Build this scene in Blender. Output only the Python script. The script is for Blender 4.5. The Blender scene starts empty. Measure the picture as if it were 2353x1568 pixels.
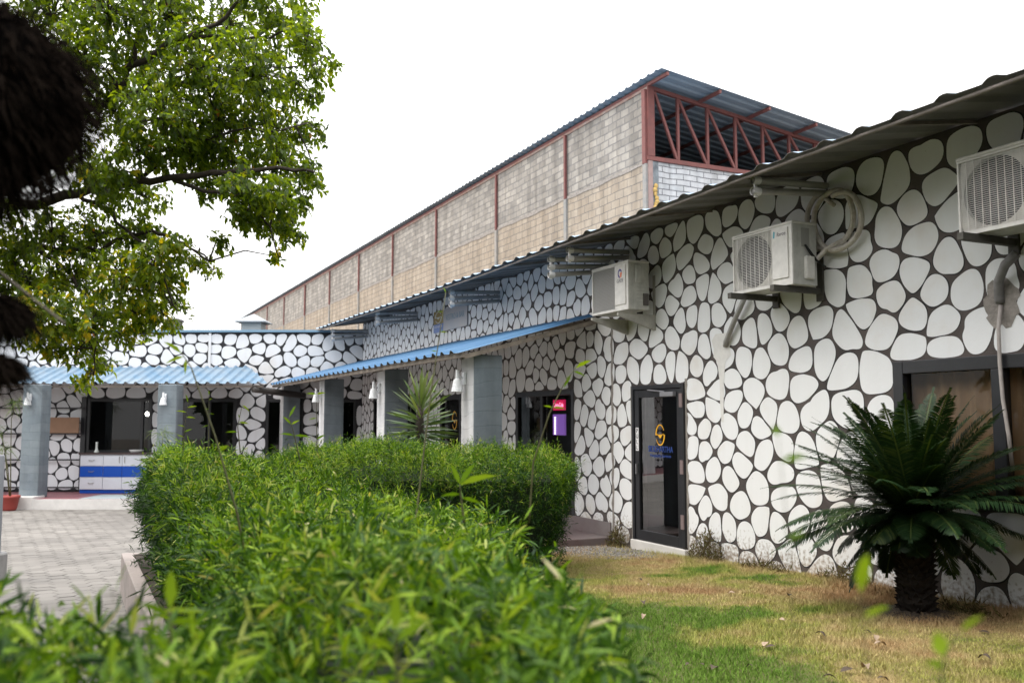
import bpy, math, random
import numpy as np
from mathutils import Vector, Matrix
random.seed(7); RNG = np.random.default_rng(11)
scene = bpy.context.scene
R = math.radians
# ------------------------------------------------------------------ camera, world, sun, exposure
CAM_H = 1.72
FPX = 2100.0                       # focal length in pixels of a 2352-pixel-wide picture
PITCH = math.atan(181 / FPX)
cam = bpy.data.cameras.new('camera'); cam_o = bpy.data.objects.new('camera', cam)
scene.collection.objects.link(cam_o); scene.camera = cam_o
cam_o.location = (0, 0, CAM_H); cam_o.rotation_euler = (math.pi / 2 + PITCH, 0, 0)
cam.sensor_width = 36; cam.lens = 36 * FPX / 2352; cam.clip_start = 0.05; cam.clip_end = 600
cam.dof.use_dof = True; cam.dof.focus_distance = 10.0; cam.dof.aperture_fstop = 2.2

SUN_EL, SUN_AZ = R(62), R(255)
w = bpy.data.worlds.new('World'); scene.world = w; w.use_nodes = True
nt = w.node_tree; bg = nt.nodes['Background']
sky = nt.nodes.new('ShaderNodeTexSky'); sky.sky_type = 'NISHITA'; sky.sun_disc = False
sky.sun_elevation = SUN_EL; sky.sun_rotation = SUN_AZ; sky.dust_density = 6; sky.air_density = 1.0
mx = nt.nodes.new('ShaderNodeMix'); mx.data_type = 'RGBA'; mx.inputs[0].default_value = 0.9
mx.inputs[7].default_value = (11.8, 11.7, 11.65, 1)      # thick bright overcast over the blue
nt.links.new(sky.outputs[0], mx.inputs[6])
wc = nt.nodes.new('ShaderNodeTexCoord'); wsx = nt.nodes.new('ShaderNodeSeparateXYZ'); nt.links.new(wc.outputs['Generated'], wsx.inputs[0])
wm = nt.nodes.new('ShaderNodeMapRange'); wm.inputs[1].default_value = 0; wm.inputs[2].default_value = 1; wm.inputs[3].default_value = .82; wm.inputs[4].default_value = 2.0
nt.links.new(wsx.outputs[2], wm.inputs[0])          # overcast sky: brighter overhead than at the horizon
wv = nt.nodes.new('ShaderNodeVectorMath'); wv.operation = 'SCALE'; nt.links.new(mx.outputs[2], wv.inputs[0]); nt.links.new(wm.outputs[0], wv.inputs['Scale'])
nt.links.new(wv.outputs[0], bg.inputs[0])
bg.inputs[1].default_value = 0.10
sun = bpy.data.lights.new('sun', 'SUN'); sun.energy = 1.3; sun.angle = R(22); sun.color = (1, .95, .87)
sun_o = bpy.data.objects.new('sun', sun); scene.collection.objects.link(sun_o)
sd = Vector((math.sin(SUN_AZ) * math.cos(SUN_EL), math.cos(SUN_AZ) * math.cos(SUN_EL), math.sin(SUN_EL)))
sun_o.rotation_euler = sd.to_track_quat('Z', 'Y').to_euler(); sun_o.location = (-20, -10, 30)
scene.view_settings.view_transform = 'Standard'; scene.view_settings.look = 'None'
scene.view_settings.exposure = 0.72; scene.view_settings.gamma = 1

# ------------------------------------------------------------------ helpers
CP, SP = math.cos(PITCH), math.sin(PITCH)
def ray(x, y): return Vector((x - 1176, FPX * CP - (784 - y) * SP, FPX * SP + (784 - y) * CP))
def at(x, y, Y):                       # point seen at (x, y) standing Y metres in front of the camera
    r = ray(x, y); return Vector((0, 0, CAM_H)) + r * (Y / r.y)
TH = math.atan(1016 * CP / FPX)        # the long building runs away at this angle
U = Vector((-math.sin(TH), math.cos(TH), 0)); N = Vector((-math.cos(TH), -math.sin(TH), 0))
O = Vector((1.98105, 12.38591, 0))     # foot of the glass door
ROT = math.pi / 2 + TH                 # local x = along the wall, y = out of the wall, z = up
def W(s, d, z): return O + U * s + N * d + Vector((0, 0, z))

def link(o, parent=None):
    scene.collection.objects.link(o)
    if parent: o.parent = parent
    return o
def thing(name, label, cat, loc=(0, 0, 0), rz=0, group=None, kind=None):
    o = bpy.data.objects.new(name, None); o.empty_display_size = .1; link(o)
    o.location = loc; o.rotation_euler = (0, 0, rz); o['label'] = label; o['category'] = cat
    if group: o['group'] = group
    if kind: o['kind'] = kind
    return o
def tag(o, label=None, cat=None, group=None, kind=None):
    if label: o['label'] = label
    if cat: o['category'] = cat
    if group: o['group'] = group
    if kind: o['kind'] = kind
    return o
def copy_tree(o, parent=None):
    c = o.copy(); scene.collection.objects.link(c); c.parent = parent
    for ch in [k for k in bpy.data.objects if k.parent == o]: copy_tree(ch, c)
    return c

class MB:
    def __init__(s): s.v = []; s.f = []; s.m = []; s.cur = 0
    def add(s, vs, fs):
        b = len(s.v); s.v += [tuple(p) for p in vs]; s.f += [tuple(b + i for i in f) for f in fs]; s.m += [s.cur] * len(fs)
        return s
    def quad(s, a, b, c, d): return s.add([a, b, c, d], [(0, 1, 2, 3)])
    def box(s, x0, x1, y0, y1, z0, z1):
        return s.add([(x0, y0, z0), (x1, y0, z0), (x1, y1, z0), (x0, y1, z0), (x0, y0, z1), (x1, y0, z1), (x1, y1, z1), (x0, y1, z1)],
                     [(0, 3, 2, 1), (4, 5, 6, 7), (0, 1, 5, 4), (1, 2, 6, 5), (2, 3, 7, 6), (3, 0, 4, 7)])
    def bar(s, p, q, w, h=None):       # square bar between two points
        p, q = Vector(p), Vector(q); h = h or w; t = (q - p).normalized()
        a = t.cross(Vector((0, 0, 1)));  a = a.normalized() if a.length > .01 else Vector((1, 0, 0)); b = a.cross(t)
        vs = [e + a * (i * w / 2) + b * (j * h / 2) for e in (p, q) for i, j in ((-1, -1), (1, -1), (1, 1), (-1, 1))]
        return s.add(vs, [(0, 1, 2, 3), (7, 6, 5, 4), (0, 4, 5, 1), (1, 5, 6, 2), (2, 6, 7, 3), (3, 7, 4, 0)])
    def tube(s, path, r, n=8, cap=True):
        path = [Vector(p) for p in path]; k = len(path); rs = r if hasattr(r, '__len__') else [r] * k
        vs = []; t0 = None; a = None
        for i, p in enumerate(path):
            t = (path[min(i + 1, k - 1)] - path[max(i - 1, 0)]).normalized()
            if a is None:
                a = t.cross(Vector((0, 0, 1)))
                if a.length < .05: a = t.cross(Vector((1, 0, 0)))
            else: a = a - t * a.dot(t)
            a.normalize(); b = t.cross(a)
            for j in range(n):
                q = 2 * math.pi * j / n; vs.append(p + (a * math.cos(q) + b * math.sin(q)) * rs[i])
        fs = [(i * n + j, i * n + (j + 1) % n, (i + 1) * n + (j + 1) % n, (i + 1) * n + j) for i in range(k - 1) for j in range(n)]
        if cap: fs += [tuple(range(n - 1, -1, -1)), tuple((k - 1) * n + j for j in range(n))]
        return s.add(vs, fs)
    def lathe(s, prof, c=(0, 0, 0), n=24):
        vs = [(c[0] + r * math.cos(2 * math.pi * j / n), c[1] + r * math.sin(2 * math.pi * j / n), c[2] + z) for r, z in prof for j in range(n)]
        k = len(prof)
        return s.add(vs, [(i * n + j, i * n + (j + 1) % n, (i + 1) * n + (j + 1) % n, (i + 1) * n + j) for i in range(k - 1) for j in range(n)])
    def build(s, name, mats, parent=None, smooth=False, bevel=0):
        me = bpy.data.meshes.new(name); me.from_pydata(s.v, [], s.f)
        mats = mats if isinstance(mats, (list, tuple)) else [mats]
        for m in mats: me.materials.append(m)
        if len(mats) > 1: me.polygons.foreach_set('material_index', s.m)
        if smooth: me.polygons.foreach_set('use_smooth', [True] * len(me.polygons))
        me.update(); o = bpy.data.objects.new(name, me); link(o, parent)
        if bevel:
            b = o.modifiers.new('bevel', 'BEVEL'); b.width = bevel; b.segments = 2; b.limit_method = 'ANGLE'
        return o
def np_mesh(name, verts, faces_list, mat, parent=None, rnd=None):
    """verts (n,3); faces_list: list of (k, size) int arrays; rnd: per-vertex random number"""
    me = bpy.data.meshes.new(name); me.vertices.add(len(verts)); me.vertices.foreach_set('co', verts.astype(np.float32).ravel())
    loops = np.concatenate([f.ravel() for f in faces_list]).astype(np.int32)
    tot = np.concatenate([np.full(len(f), f.shape[1]) for f in faces_list]).astype(np.int32)
    st = np.concatenate([[0], np.cumsum(tot)[:-1]]).astype(np.int32)
    me.loops.add(len(loops)); me.loops.foreach_set('vertex_index', loops)
    me.polygons.add(len(tot)); me.polygons.foreach_set('loop_start', st); me.polygons.foreach_set('loop_total', tot)
    if rnd is not None:
        a = me.attributes.new('rnd', 'FLOAT', 'POINT'); a.data.foreach_set('value', rnd.astype(np.float32))
    me.materials.append(mat); me.update(calc_edges=True)
    o = bpy.data.objects.new(name, me); link(o, parent); return o
def text(body, size, mat, parent, loc, name='lettering', rot=(math.pi / 2, 0, math.pi), sx=1, align='CENTER', depth=.001, shear=0):
    c = bpy.data.curves.new(name, 'FONT'); c.body = body; c.size = size; c.align_x = align; c.align_y = 'CENTER'; c.extrude = depth; c.shear = shear
    c.materials.append(mat); tmp = bpy.data.objects.new(name, c); me = bpy.data.meshes.new_from_object(tmp); bpy.data.objects.remove(tmp); o = bpy.data.objects.new(name, me); link(o, parent); o.location = loc; o.rotation_euler = rot; o.scale = (sx, 1, 1); return o

# ------------------------------------------------------------------ materials
def M(name, col, rough=.6, var=0, vscale=6, col2=None, bump=0, bscale=30, metal=0, spec=.5, obj=True):
    m = bpy.data.materials.new(name); m.use_nodes = True; t = m.node_tree; b = t.nodes['Principled BSDF']
    b.inputs['Base Color'].default_value = (*col, 1); b.inputs['Roughness'].default_value = rough; b.inputs['Metallic'].default_value = metal
    b.inputs['Specular IOR Level'].default_value = spec
    if var or col2 or bump:
        tc = t.nodes.new('ShaderNodeTexCoord')
    if var or col2:
        n = t.nodes.new('ShaderNodeTexNoise'); n.inputs['Scale'].default_value = vscale; n.inputs['Detail'].default_value = 6; n.inputs['Roughness'].default_value = .65
        t.links.new(tc.outputs['Object'], n.inputs['Vector'])
        r = t.nodes.new('ShaderNodeValToRGB'); c2 = col2 or tuple(c * (1 - var) for c in col)
        r.color_ramp.elements[0].position = .35; r.color_ramp.elements[1].position = .65
        r.color_ramp.elements[0].color = (*c2, 1); r.color_ramp.elements[1].color = (*col, 1)
        t.links.new(n.outputs[0], r.inputs[0]); t.links.new(r.outputs[0], b.inputs['Base Color'])
    if bump:
        n2 = t.nodes.new('ShaderNodeTexNoise'); n2.inputs['Scale'].default_value = bscale; n2.inputs['Detail'].default_value = 5
        t.links.new(tc.outputs['Object'], n2.inputs['Vector'])
        bp = t.nodes.new('ShaderNodeBump'); bp.inputs['Strength'].default_value = bump; bp.inputs['Distance'].default_value = .02
        t.links.new(n2.outputs[0], bp.inputs['Height']); t.links.new(bp.outputs[0], b.inputs['Normal'])
    return m
def leafmat(name, stops, rough=.45, trans=.35, tcol=None, spec=.4):
    """colour along the per-leaf random number; part of the light shines through"""
    m = bpy.data.materials.new(name); m.use_nodes = True; t = m.node_tree; b = t.nodes['Principled BSDF']
    a = t.nodes.new('ShaderNodeAttribute'); a.attribute_name = 'rnd'
    r = t.nodes.new('ShaderNodeValToRGB'); e = r.color_ramp.elements
    e[0].position, e[0].color = stops[0][0], (*stops[0][1], 1); e[1].position, e[1].color = stops[-1][0], (*stops[-1][1], 1)
    for p, c in stops[1:-1]: x = e.new(p); x.color = (*c, 1)
    t.links.new(a.outputs['Fac'], r.inputs[0]); t.links.new(r.outputs[0], b.inputs['Base Color'])
    b.inputs['Roughness'].default_value = rough; b.inputs['Specular IOR Level'].default_value = spec
    tr = t.nodes.new('ShaderNodeBsdfTranslucent'); mxx = t.nodes.new('ShaderNodeMixShader'); mxx.inputs[0].default_value = trans
    g = t.nodes.new('ShaderNodeMix'); g.data_type = 'RGBA'; g.blend_type = 'MULTIPLY'; g.inputs[0].default_value = 1
    g.inputs[7].default_value = (*(tcol or (1.6, 1.5, .5)), 1)
    t.links.new(r.outputs[0], g.inputs[6]); t.links.new(g.outputs[2], tr.inputs[0])
    t.links.new(b.outputs[0], mxx.inputs[1]); t.links.new(tr.outputs[0], mxx.inputs[2])
    t.links.new(mxx.outputs[0], t.nodes['Material Output'].inputs[0]); return m
def glassmat(name, tint, ior=1.55, rough=.01):
    m = bpy.data.materials.new(name); m.use_nodes = True; t = m.node_tree; t.nodes.remove(t.nodes['Principled BSDF'])
    tr = t.nodes.new('ShaderNodeBsdfTransparent'); tr.inputs[0].default_value = (*tint, 1)
    gl = t.nodes.new('ShaderNodeBsdfGlossy'); gl.inputs['Roughness'].default_value = rough
    fr = t.nodes.new('ShaderNodeFresnel'); fr.inputs[0].default_value = ior
    mm = t.nodes.new('ShaderNodeMixShader'); t.links.new(fr.outputs[0], mm.inputs[0]); t.links.new(tr.outputs[0], mm.inputs[1]); t.links.new(gl.outputs[0], mm.inputs[2])
    t.links.new(mm.outputs[0], t.nodes['Material Output'].inputs[0]); return m
def emit(name, col, s):
    m = bpy.data.materials.new(name); m.use_nodes = True; b = m.node_tree.nodes['Principled BSDF']
    b.inputs['Base Color'].default_value = (*col, 1); b.inputs['Emission Color'].default_value = (*col, 1); b.inputs['Emission Strength'].default_value = s; return m
def stone_paint(name, base, dirt, z_dirt, streak=.25):
    """white wall paint with faint brush mottling, weather stains and splashed mud near the ground"""
    m = M(name, base, .75, bump=.12, bscale=18); t = m.node_tree; b = t.nodes['Principled BSDF']
    tc = t.nodes.new('ShaderNodeTexCoord'); sx = t.nodes.new('ShaderNodeSeparateXYZ'); t.links.new(tc.outputs['Object'], sx.inputs[0])
    n1 = t.nodes.new('ShaderNodeTexNoise'); n1.inputs['Scale'].default_value = 26; n1.inputs['Detail'].default_value = 7; t.links.new(tc.outputs['Object'], n1.inputs['Vector'])
    mp = t.nodes.new('ShaderNodeMapRange'); mp.inputs[1].default_value = z_dirt[0]; mp.inputs[2].default_value = z_dirt[1]; mp.inputs[3].default_value = .30; mp.inputs[4].default_value = -.17
    t.links.new(sx.outputs[2], mp.inputs[0])
    ad = t.nodes.new('ShaderNodeMath'); ad.operation = 'ADD'; t.links.new(n1.outputs[0], ad.inputs[0]); t.links.new(mp.outputs[0], ad.inputs[1])
    rp = t.nodes.new('ShaderNodeValToRGB'); rp.color_ramp.elements[0].position = .52; rp.color_ramp.elements[1].position = .78
    t.links.new(ad.outputs[0], rp.inputs[0])
    mpp = t.nodes.new('ShaderNodeMapping'); mpp.inputs['Scale'].default_value = (5, 5, .5); t.links.new(tc.outputs['Object'], mpp.inputs[0])
    n2 = t.nodes.new('ShaderNodeTexNoise'); n2.inputs['Scale'].default_value = 1.3; n2.inputs['Detail'].default_value = 5; t.links.new(mpp.outputs[0], n2.inputs['Vector'])
    rp2 = t.nodes.new('ShaderNodeValToRGB'); rp2.color_ramp.elements[0].position = .42; rp2.color_ramp.elements[1].position = .75
    rp2.color_ramp.elements[0].color = (0, 0, 0, 1); rp2.color_ramp.elements[1].color = (streak,) * 3 + (1,); t.links.new(n2.outputs[0], rp2.inputs[0])
    m1 = t.nodes.new('ShaderNodeMix'); m1.data_type = 'RGBA'; m1.inputs[6].default_value = (*base, 1); m1.inputs[7].default_value = (base[0] * .72, base[1] * .68, base[2] * .62, 1)
    t.links.new(rp2.outputs[0], m1.inputs[0])
    m2 = t.nodes.new('ShaderNodeMix'); m2.data_type = 'RGBA'; t.links.new(m1.outputs[2], m2.inputs[6]); m2.inputs[7].default_value = (*dirt, 1); t.links.new(rp.outputs[0], m2.inputs[0])
    n5 = t.nodes.new('ShaderNodeTexNoise'); n5.inputs['Scale'].default_value = .85; n5.inputs['Detail'].default_value = 7; n5.inputs['Roughness'].default_value = .6; t.links.new(tc.outputs['Object'], n5.inputs['Vector'])
    r5 = t.nodes.new('ShaderNodeValToRGB'); r5.color_ramp.elements[0].position = .54; r5.color_ramp.elements[1].position = .74; r5.color_ramp.elements[0].color = (0, 0, 0, 1); r5.color_ramp.elements[1].color = (.55, .55, .55, 1); t.links.new(n5.outputs[0], r5.inputs[0])
    m5 = t.nodes.new('ShaderNodeMix'); m5.data_type = 'RGBA'; t.links.new(r5.outputs[0], m5.inputs[0]); t.links.new(m2.outputs[2], m5.inputs[6]); m5.inputs[7].default_value = (base[0] * .80, base[1] * .70, base[2] * .58, 1)      # patches of tan staining
    t.links.new(m5.outputs[2], b.inputs['Base Color']); return m
def blockwork(name, c1, c2, mortar, bw, bh, msize, bump=.5, squash=1, dark=.5, hscale=1.0):
    m = M(name, c1, .9); t = m.node_tree; b = t.nodes['Principled BSDF']
    tc = t.nodes.new('ShaderNodeTexCoord'); sx = t.nodes.new('ShaderNodeSeparateXYZ'); t.links.new(tc.outputs['Object'], sx.inputs[0])
    ad = t.nodes.new('ShaderNodeMath'); t.links.new(sx.outputs[0], ad.inputs[0]); t.links.new(sx.outputs[1], ad.inputs[1])
    cx = t.nodes.new('ShaderNodeCombineXYZ'); t.links.new(ad.outputs[0], cx.inputs[0]); t.links.new(sx.outputs[2], cx.inputs[1])
    nz = t.nodes.new('ShaderNodeTexNoise'); nz.inputs['Scale'].default_value = 1.1; nz.inputs['Detail'].default_value = 5; t.links.new(cx.outputs[0], nz.inputs['Vector'])
    mv = t.nodes.new('ShaderNodeMix'); mv.data_type = 'RGBA'; mv.blend_type = 'LINEAR_LIGHT'; mv.inputs[0].default_value = .045 * hscale
    t.links.new(cx.outputs[0], mv.inputs[6]); t.links.new(nz.outputs[1], mv.inputs[7])
    br = t.nodes.new('ShaderNodeTexBrick'); br.inputs['Scale'].default_value = 1; br.inputs['Brick Width'].default_value = bw; br.inputs['Row Height'].default_value = bh
    br.inputs['Mortar Size'].default_value = msize; br.inputs['Mortar Smooth'].default_value = .3; br.inputs['Bias'].default_value = 0
    br.inputs['Color1'].default_value = (*c1, 1); br.inputs['Color2'].default_value = (*c2, 1); br.inputs['Mortar'].default_value = (*mortar, 1)
    t.links.new(mv.outputs[2], br.inputs['Vector'])
    n2 = t.nodes.new('ShaderNodeTexNoise'); n2.inputs['Scale'].default_value = 3.2; n2.inputs['Detail'].default_value = 8; n2.inputs['Roughness'].default_value = .7; t.links.new(tc.outputs['Object'], n2.inputs['Vector'])
    rr = t.nodes.new('ShaderNodeValToRGB'); rr.color_ramp.elements[0].position = .3; rr.color_ramp.elements[1].position = .7
    rr.color_ramp.elements[0].color = (dark, dark, dark * 1.02, 1); rr.color_ramp.elements[1].color = (1.1, 1.08, 1.05, 1); t.links.new(n2.outputs[0], rr.inputs[0])
    ml = t.nodes.new('ShaderNodeMix'); ml.data_type = 'RGBA'; ml.blend_type = 'MULTIPLY'; ml.inputs[0].default_value = 1
    t.links.new(br.outputs[0], ml.inputs[6]); t.links.new(rr.outputs[0], ml.inputs[7]); t.links.new(ml.outputs[2], b.inputs['Base Color'])
    mp3 = t.nodes.new('ShaderNodeMapping'); mp3.inputs['Scale'].default_value = (1.6, 1.6, .16); t.links.new(tc.outputs['Object'], mp3.inputs[0])
    n3 = t.nodes.new('ShaderNodeTexNoise'); n3.inputs['Scale'].default_value = 1.5; n3.inputs['Detail'].default_value = 6; t.links.new(mp3.outputs[0], n3.inputs['Vector'])
    r3 = t.nodes.new('ShaderNodeValToRGB'); r3.color_ramp.elements[0].position = .34; r3.color_ramp.elements[1].position = .58; r3.color_ramp.elements[0].color = (.74, .73, .72, 1); r3.color_ramp.elements[1].color = (1.04, 1.04, 1.04, 1); t.links.new(n3.outputs[0], r3.inputs[0])
    m3 = t.nodes.new('ShaderNodeMix'); m3.data_type = 'RGBA'; m3.blend_type = 'MULTIPLY'; m3.inputs[0].default_value = 1     # water streaks
    t.links.new(ml.outputs[2], m3.inputs[6]); t.links.new(r3.outputs[0], m3.inputs[7]); t.links.new(m3.outputs[2], b.inputs['Base Color'])
    bp = t.nodes.new('ShaderNodeBump'); bp.inputs['Strength'].default_value = bump; bp.inputs['Distance'].default_value = .03; bp.invert = True
    t.links.new(br.outputs[1], bp.inputs['Height']); t.links.new(bp.outputs[0], b.inputs['Normal']); return m

WHITE = stone_paint('white_stone_paint', (.79, .80, .815), (.30, .25, .20), (0, .55), .10)
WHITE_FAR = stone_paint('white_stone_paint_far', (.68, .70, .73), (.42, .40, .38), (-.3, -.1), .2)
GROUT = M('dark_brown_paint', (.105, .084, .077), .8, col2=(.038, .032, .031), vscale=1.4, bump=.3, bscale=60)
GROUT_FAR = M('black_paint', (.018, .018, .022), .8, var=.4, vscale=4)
BLACKFRAME = M('black_aluminium', (.018, .019, .023), .38, var=.3, vscale=5)
GLASS = glassmat('window_glass', (.42, .45, .46), 1.75)
GLASS_D = glassmat('dark_window_glass', (.72, .74, .75), 1.5)
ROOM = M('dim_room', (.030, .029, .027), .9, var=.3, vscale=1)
CURTAIN = M('brown_curtain', (.55, .37, .23), .9, col2=(.46, .30, .18), vscale=2)
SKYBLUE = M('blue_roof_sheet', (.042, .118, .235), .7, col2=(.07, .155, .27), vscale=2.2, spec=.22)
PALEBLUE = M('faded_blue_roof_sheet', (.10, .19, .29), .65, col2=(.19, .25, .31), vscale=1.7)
SHEET_UNDER = M('grey_sheet_underside', (.175, .172, .168), .55, var=.3, vscale=1.5)
SHEET_TOP = M('blue_grey_sheet', (.24, .36, .50), .45, var=.2, vscale=2)
STEEL_DIRTY = M('dirty_steel', (.23, .20, .18), .65, col2=(.14, .12, .105), vscale=5)
REDOX = M('red_oxide_steel', (.20, .066, .058), .65, col2=(.15, .055, .05), vscale=5)
PILLAR_G = blockwork('blue_grey_painted_blocks', (.175, .215, .245), (.205, .245, .275), (.165, .205, .233), 5, .205, .007, .5, dark=.80, hscale=3)
PILLAR_LIT = blockwork('pale_painted_blocks', (.50, .51, .53), (.56, .57, .58), (.48, .49, .51), 5, .205, .007, .5, dark=.80, hscale=3)
PVC = M('grey_pvc', (.42, .41, .40), .5, var=.25, vscale=3)
PVC_END = M('white_pvc', (.72, .72, .72), .5)
ACW = M('off_white_metal', (.72, .70, .665), .45, var=.20, vscale=7)
ACS = M('aged_white_metal', (.56, .56, .525), .55, var=.28, vscale=6)
ACDARK = M('fan_black', (.02, .02, .025), .5)
ACGREY = M('grey_mesh_panel', (.34, .335, .33), .6, var=.2, vscale=3)
CEMENT = M('bare_cement', (.33, .30, .275), .95, var=.35, vscale=10, bump=.6, bscale=30)
TILE_W = M('white_tile', (.66, .64, .62), .4, var=.12, vscale=4)
TILE_R = M('maroon_floor', (.26, .095, .11), .45, var=.2, vscale=2)
PORCHFLOOR = M('grey_red_floor', (.20, .175, .17), .5, col2=(.15, .10, .10), vscale=1.2)
LOGO_GOLD = M('gold_vinyl', (.80, .42, .02), .5); LOGO_BLUE = M('blue_vinyl', (.025, .07, .30), .5)
WIRE = M('black_cable', (.012, .012, .014), .5)
BARK = M('dark_bark', (.055, .042, .032), .9, var=.4, vscale=9, bump=.8, bscale=25)

# ------------------------------------------------------------------ ground, courtyard, lawn
GROUND = M('bare_earth', (.25, .22, .19), .95, var=.25, vscale=.8)
mb = MB(); mb.quad((-250, -60, -.56), (250, -60, -.56), (250, 300, -.56), (-250, 300, -.56))
tag(mb.build('ground', GROUND), kind='structure')
# interlocking pavers: every tile a slightly tilted hexagon over a dark joint bed
def paving():
    a = .145; vs = []; qf = []; rn = []; inset = .965
    dx = a * math.sqrt(3); k = 0
    for j in range(int(19 / (1.5 * a))):
        for i in range(int(22 / dx)):
            cx = -19 + (i + .5 * (j % 2)) * dx; cy = 6.2 + j * 1.5 * a
            tz = RNG.normal(0, .0010, 3); r = RNG.random()
            wob = 1 + RNG.normal(0, .012, 6)
            for q in range(6):
                an = math.pi / 6 + q * math.pi / 3; px, py = a * inset * wob[q] * math.cos(an), a * inset * wob[q] * math.sin(an)
                vs.append((cx + px, cy + py, -.45 + tz[0] + tz[1] * px * 8 + tz[2] * py * 8)); rn.append(r)
            qf.append([k + q for q in range(6)]); k += 6
    return np.array(vs), np.array(qf), np.array(rn)
pm = bpy.data.materials.new('concrete_paver'); pm.use_nodes = True; t = pm.node_tree; b = t.nodes['Principled BSDF']; b.inputs['Roughness'].default_value = .85
at_ = t.nodes.new('ShaderNodeAttribute'); at_.attribute_name = 'rnd'
rp = t.nodes.new('ShaderNodeValToRGB'); rp.color_ramp.elements[0].color = (.185, .175, .163, 1); rp.color_ramp.elements[1].color = (.23, .219, .205, 1)
t.links.new(at_.outputs['Fac'], rp.inputs[0])
tc = t.nodes.new('ShaderNodeTexCoord'); nz = t.nodes.new('ShaderNodeTexNoise'); nz.inputs['Scale'].default_value = .9; nz.inputs['Detail'].default_value = 8; t.links.new(tc.outputs['Object'], nz.inputs['Vector'])
rp2 = t.nodes.new('ShaderNodeValToRGB'); rp2.color_ramp.elements[0].position = .3; rp2.color_ramp.elements[0].color = (.72, .71, .70, 1); rp2.color_ramp.elements[1].position = .7; rp2.color_ramp.elements[1].color = (1.05, 1.04, 1.02, 1)
t.links.new(nz.outputs[0], rp2.inputs[0])
ml = t.nodes.new('ShaderNodeMix'); ml.data_type = 'RGBA'; ml.blend_type = 'MULTIPLY'; ml.inputs[0].default_value = 1
t.links.new(rp.outputs[0], ml.inputs[6]); t.links.new(rp2.outputs[0], ml.inputs[7]); t.links.new(ml.outputs[2], b.inputs['Base Color'])
mb = MB(); mb.quad((-19.2, 0, -.462), (-.2, 0, -.462), (-.2, 25, -.462), (-19.2, 25, -.462))
tag(mb.build('paving_bed', M('dark_joint_sand', (.10, .095, .085), .95, var=.4, vscale=3)), kind='structure')
pv, pf, prn = paving(); tag(np_mesh('courtyard_paving', pv, [pf], pm, rnd=prn), kind='structure')

def lawn_z(s): return np.clip(-.04 - .04 * np.asarray(s, float), -.12, .3)
GR = 0
lm = bpy.data.materials.new('lawn_soil'); lm.use_nodes = True
def grass_colour(mat, blade):
    """patches of green and straw-dry grass, gravel by the door"""
    t = mat.node_tree; b = t.nodes['Principled BSDF']; b.inputs['Roughness'].default_value = .8; b.inputs['Specular IOR Level'].default_value = .2
    ge = t.nodes.new('ShaderNodeNewGeometry')
    def noise(sc, det=4):
        n = t.nodes.new('ShaderNodeTexNoise'); n.inputs['Scale'].default_value = sc; n.inputs['Detail'].default_value = det; t.links.new(ge.outputs['Position'], n.inputs['Vector']); return n
    def ramp(src, p0, c0, p1, c1):
        r = t.nodes.new('ShaderNodeValToRGB'); e = r.color_ramp.elements; e[0].position, e[1].position = p0, p1; e[0].color, e[1].color = (*c0, 1), (*c1, 1); t.links.new(src, r.inputs[0]); return r
    n1 = noise(.62, 3); n2 = noise(3.5, 5)
    ad = t.nodes.new('ShaderNodeMath'); ad.operation = 'MULTIPLY_ADD'; ad.inputs[1].default_value = .35; t.links.new(n2.outputs[0], ad.inputs[0]); t.links.new(n1.outputs[0], ad.inputs[2])
    # dry towards the wall and palm: rust-brown grass in a band (world position along the wall normal)
    dp = t.nodes.new('ShaderNodeVectorMath'); dp.operation = 'DOT_PRODUCT'; sub = t.nodes.new('ShaderNodeVectorMath'); sub.operation = 'SUBTRACT'
    sub.inputs[1].default_value = tuple(O); t.links.new(ge.outputs['Position'], sub.inputs[0]); t.links.new(sub.outputs[0], dp.inputs[0]); dp.inputs[1].default_value = tuple(N)
    mr = t.nodes.new('ShaderNodeMapRange'); mr.inputs[1].default_value = 1.0; mr.inputs[2].default_value = 3.3; mr.inputs[3].default_value = .095; mr.inputs[4].default_value = -.15
    t.links.new(dp.outputs['Value'], mr.inputs[0])
    a2 = t.nodes.new('ShaderNodeMath'); t.links.new(ad.outputs[0], a2.inputs[0]); t.links.new(mr.outputs[0], a2.inputs[1])
    g = ramp(a2.outputs[0], .58, (.14, .25, .035) if blade else (.09, .10, .03), .76, (.47, .385, .19) if blade else (.27, .20, .09))
    x = g.color_ramp.elements.new(.66); x.color = (.36, .37, .10, 1) if blade else (.18, .15, .06, 1)
    x = g.color_ramp.elements.new(.86); x.color = (.41, .28, .15, 1) if blade else (.24, .15, .07, 1)
    if blade:
        at = t.nodes.new('ShaderNodeAttribute'); at.attribute_name = 'rnd'
        br_ = ramp(at.outputs['Fac'], 0, (.50, .52, .5), 1, (1.45, 1.4, 1.4)); mu = t.nodes.new('ShaderNodeMix'); mu.data_type = 'RGBA'; mu.blend_type = 'MULTIPLY'; mu.inputs[0].default_value = 1
        t.links.new(g.outputs[0], mu.inputs[6]); t.links.new(br_.outputs[0], mu.inputs[7]); t.links.new(mu.outputs[2], b.inputs['Base Color'])
    else: t.links.new(g.outputs[0], b.inputs['Base Color'])
grass_colour(lm, False)
ss = np.linspace(-14, 2.55, 60); dd = np.linspace(-.02, 5.2, 40)
S, D = np.meshgrid(ss, dd, indexing='ij')
def lawn_h(s, d):
    s = np.asarray(s, float); d = np.asarray(d, float)
    return lawn_z(s) * np.clip(1 - d / 9, .2, 1) + .012 * np.sin(1.7 * s + .6 * d) + .012 * np.sin(2.3 * d - .8 * s)
Zl = lawn_h(S, D)
def W_np(s, d, z): return np.stack([O.x + U.x * s + N.x * d, O.y + U.y * s + N.y * d, z], -1)
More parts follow.
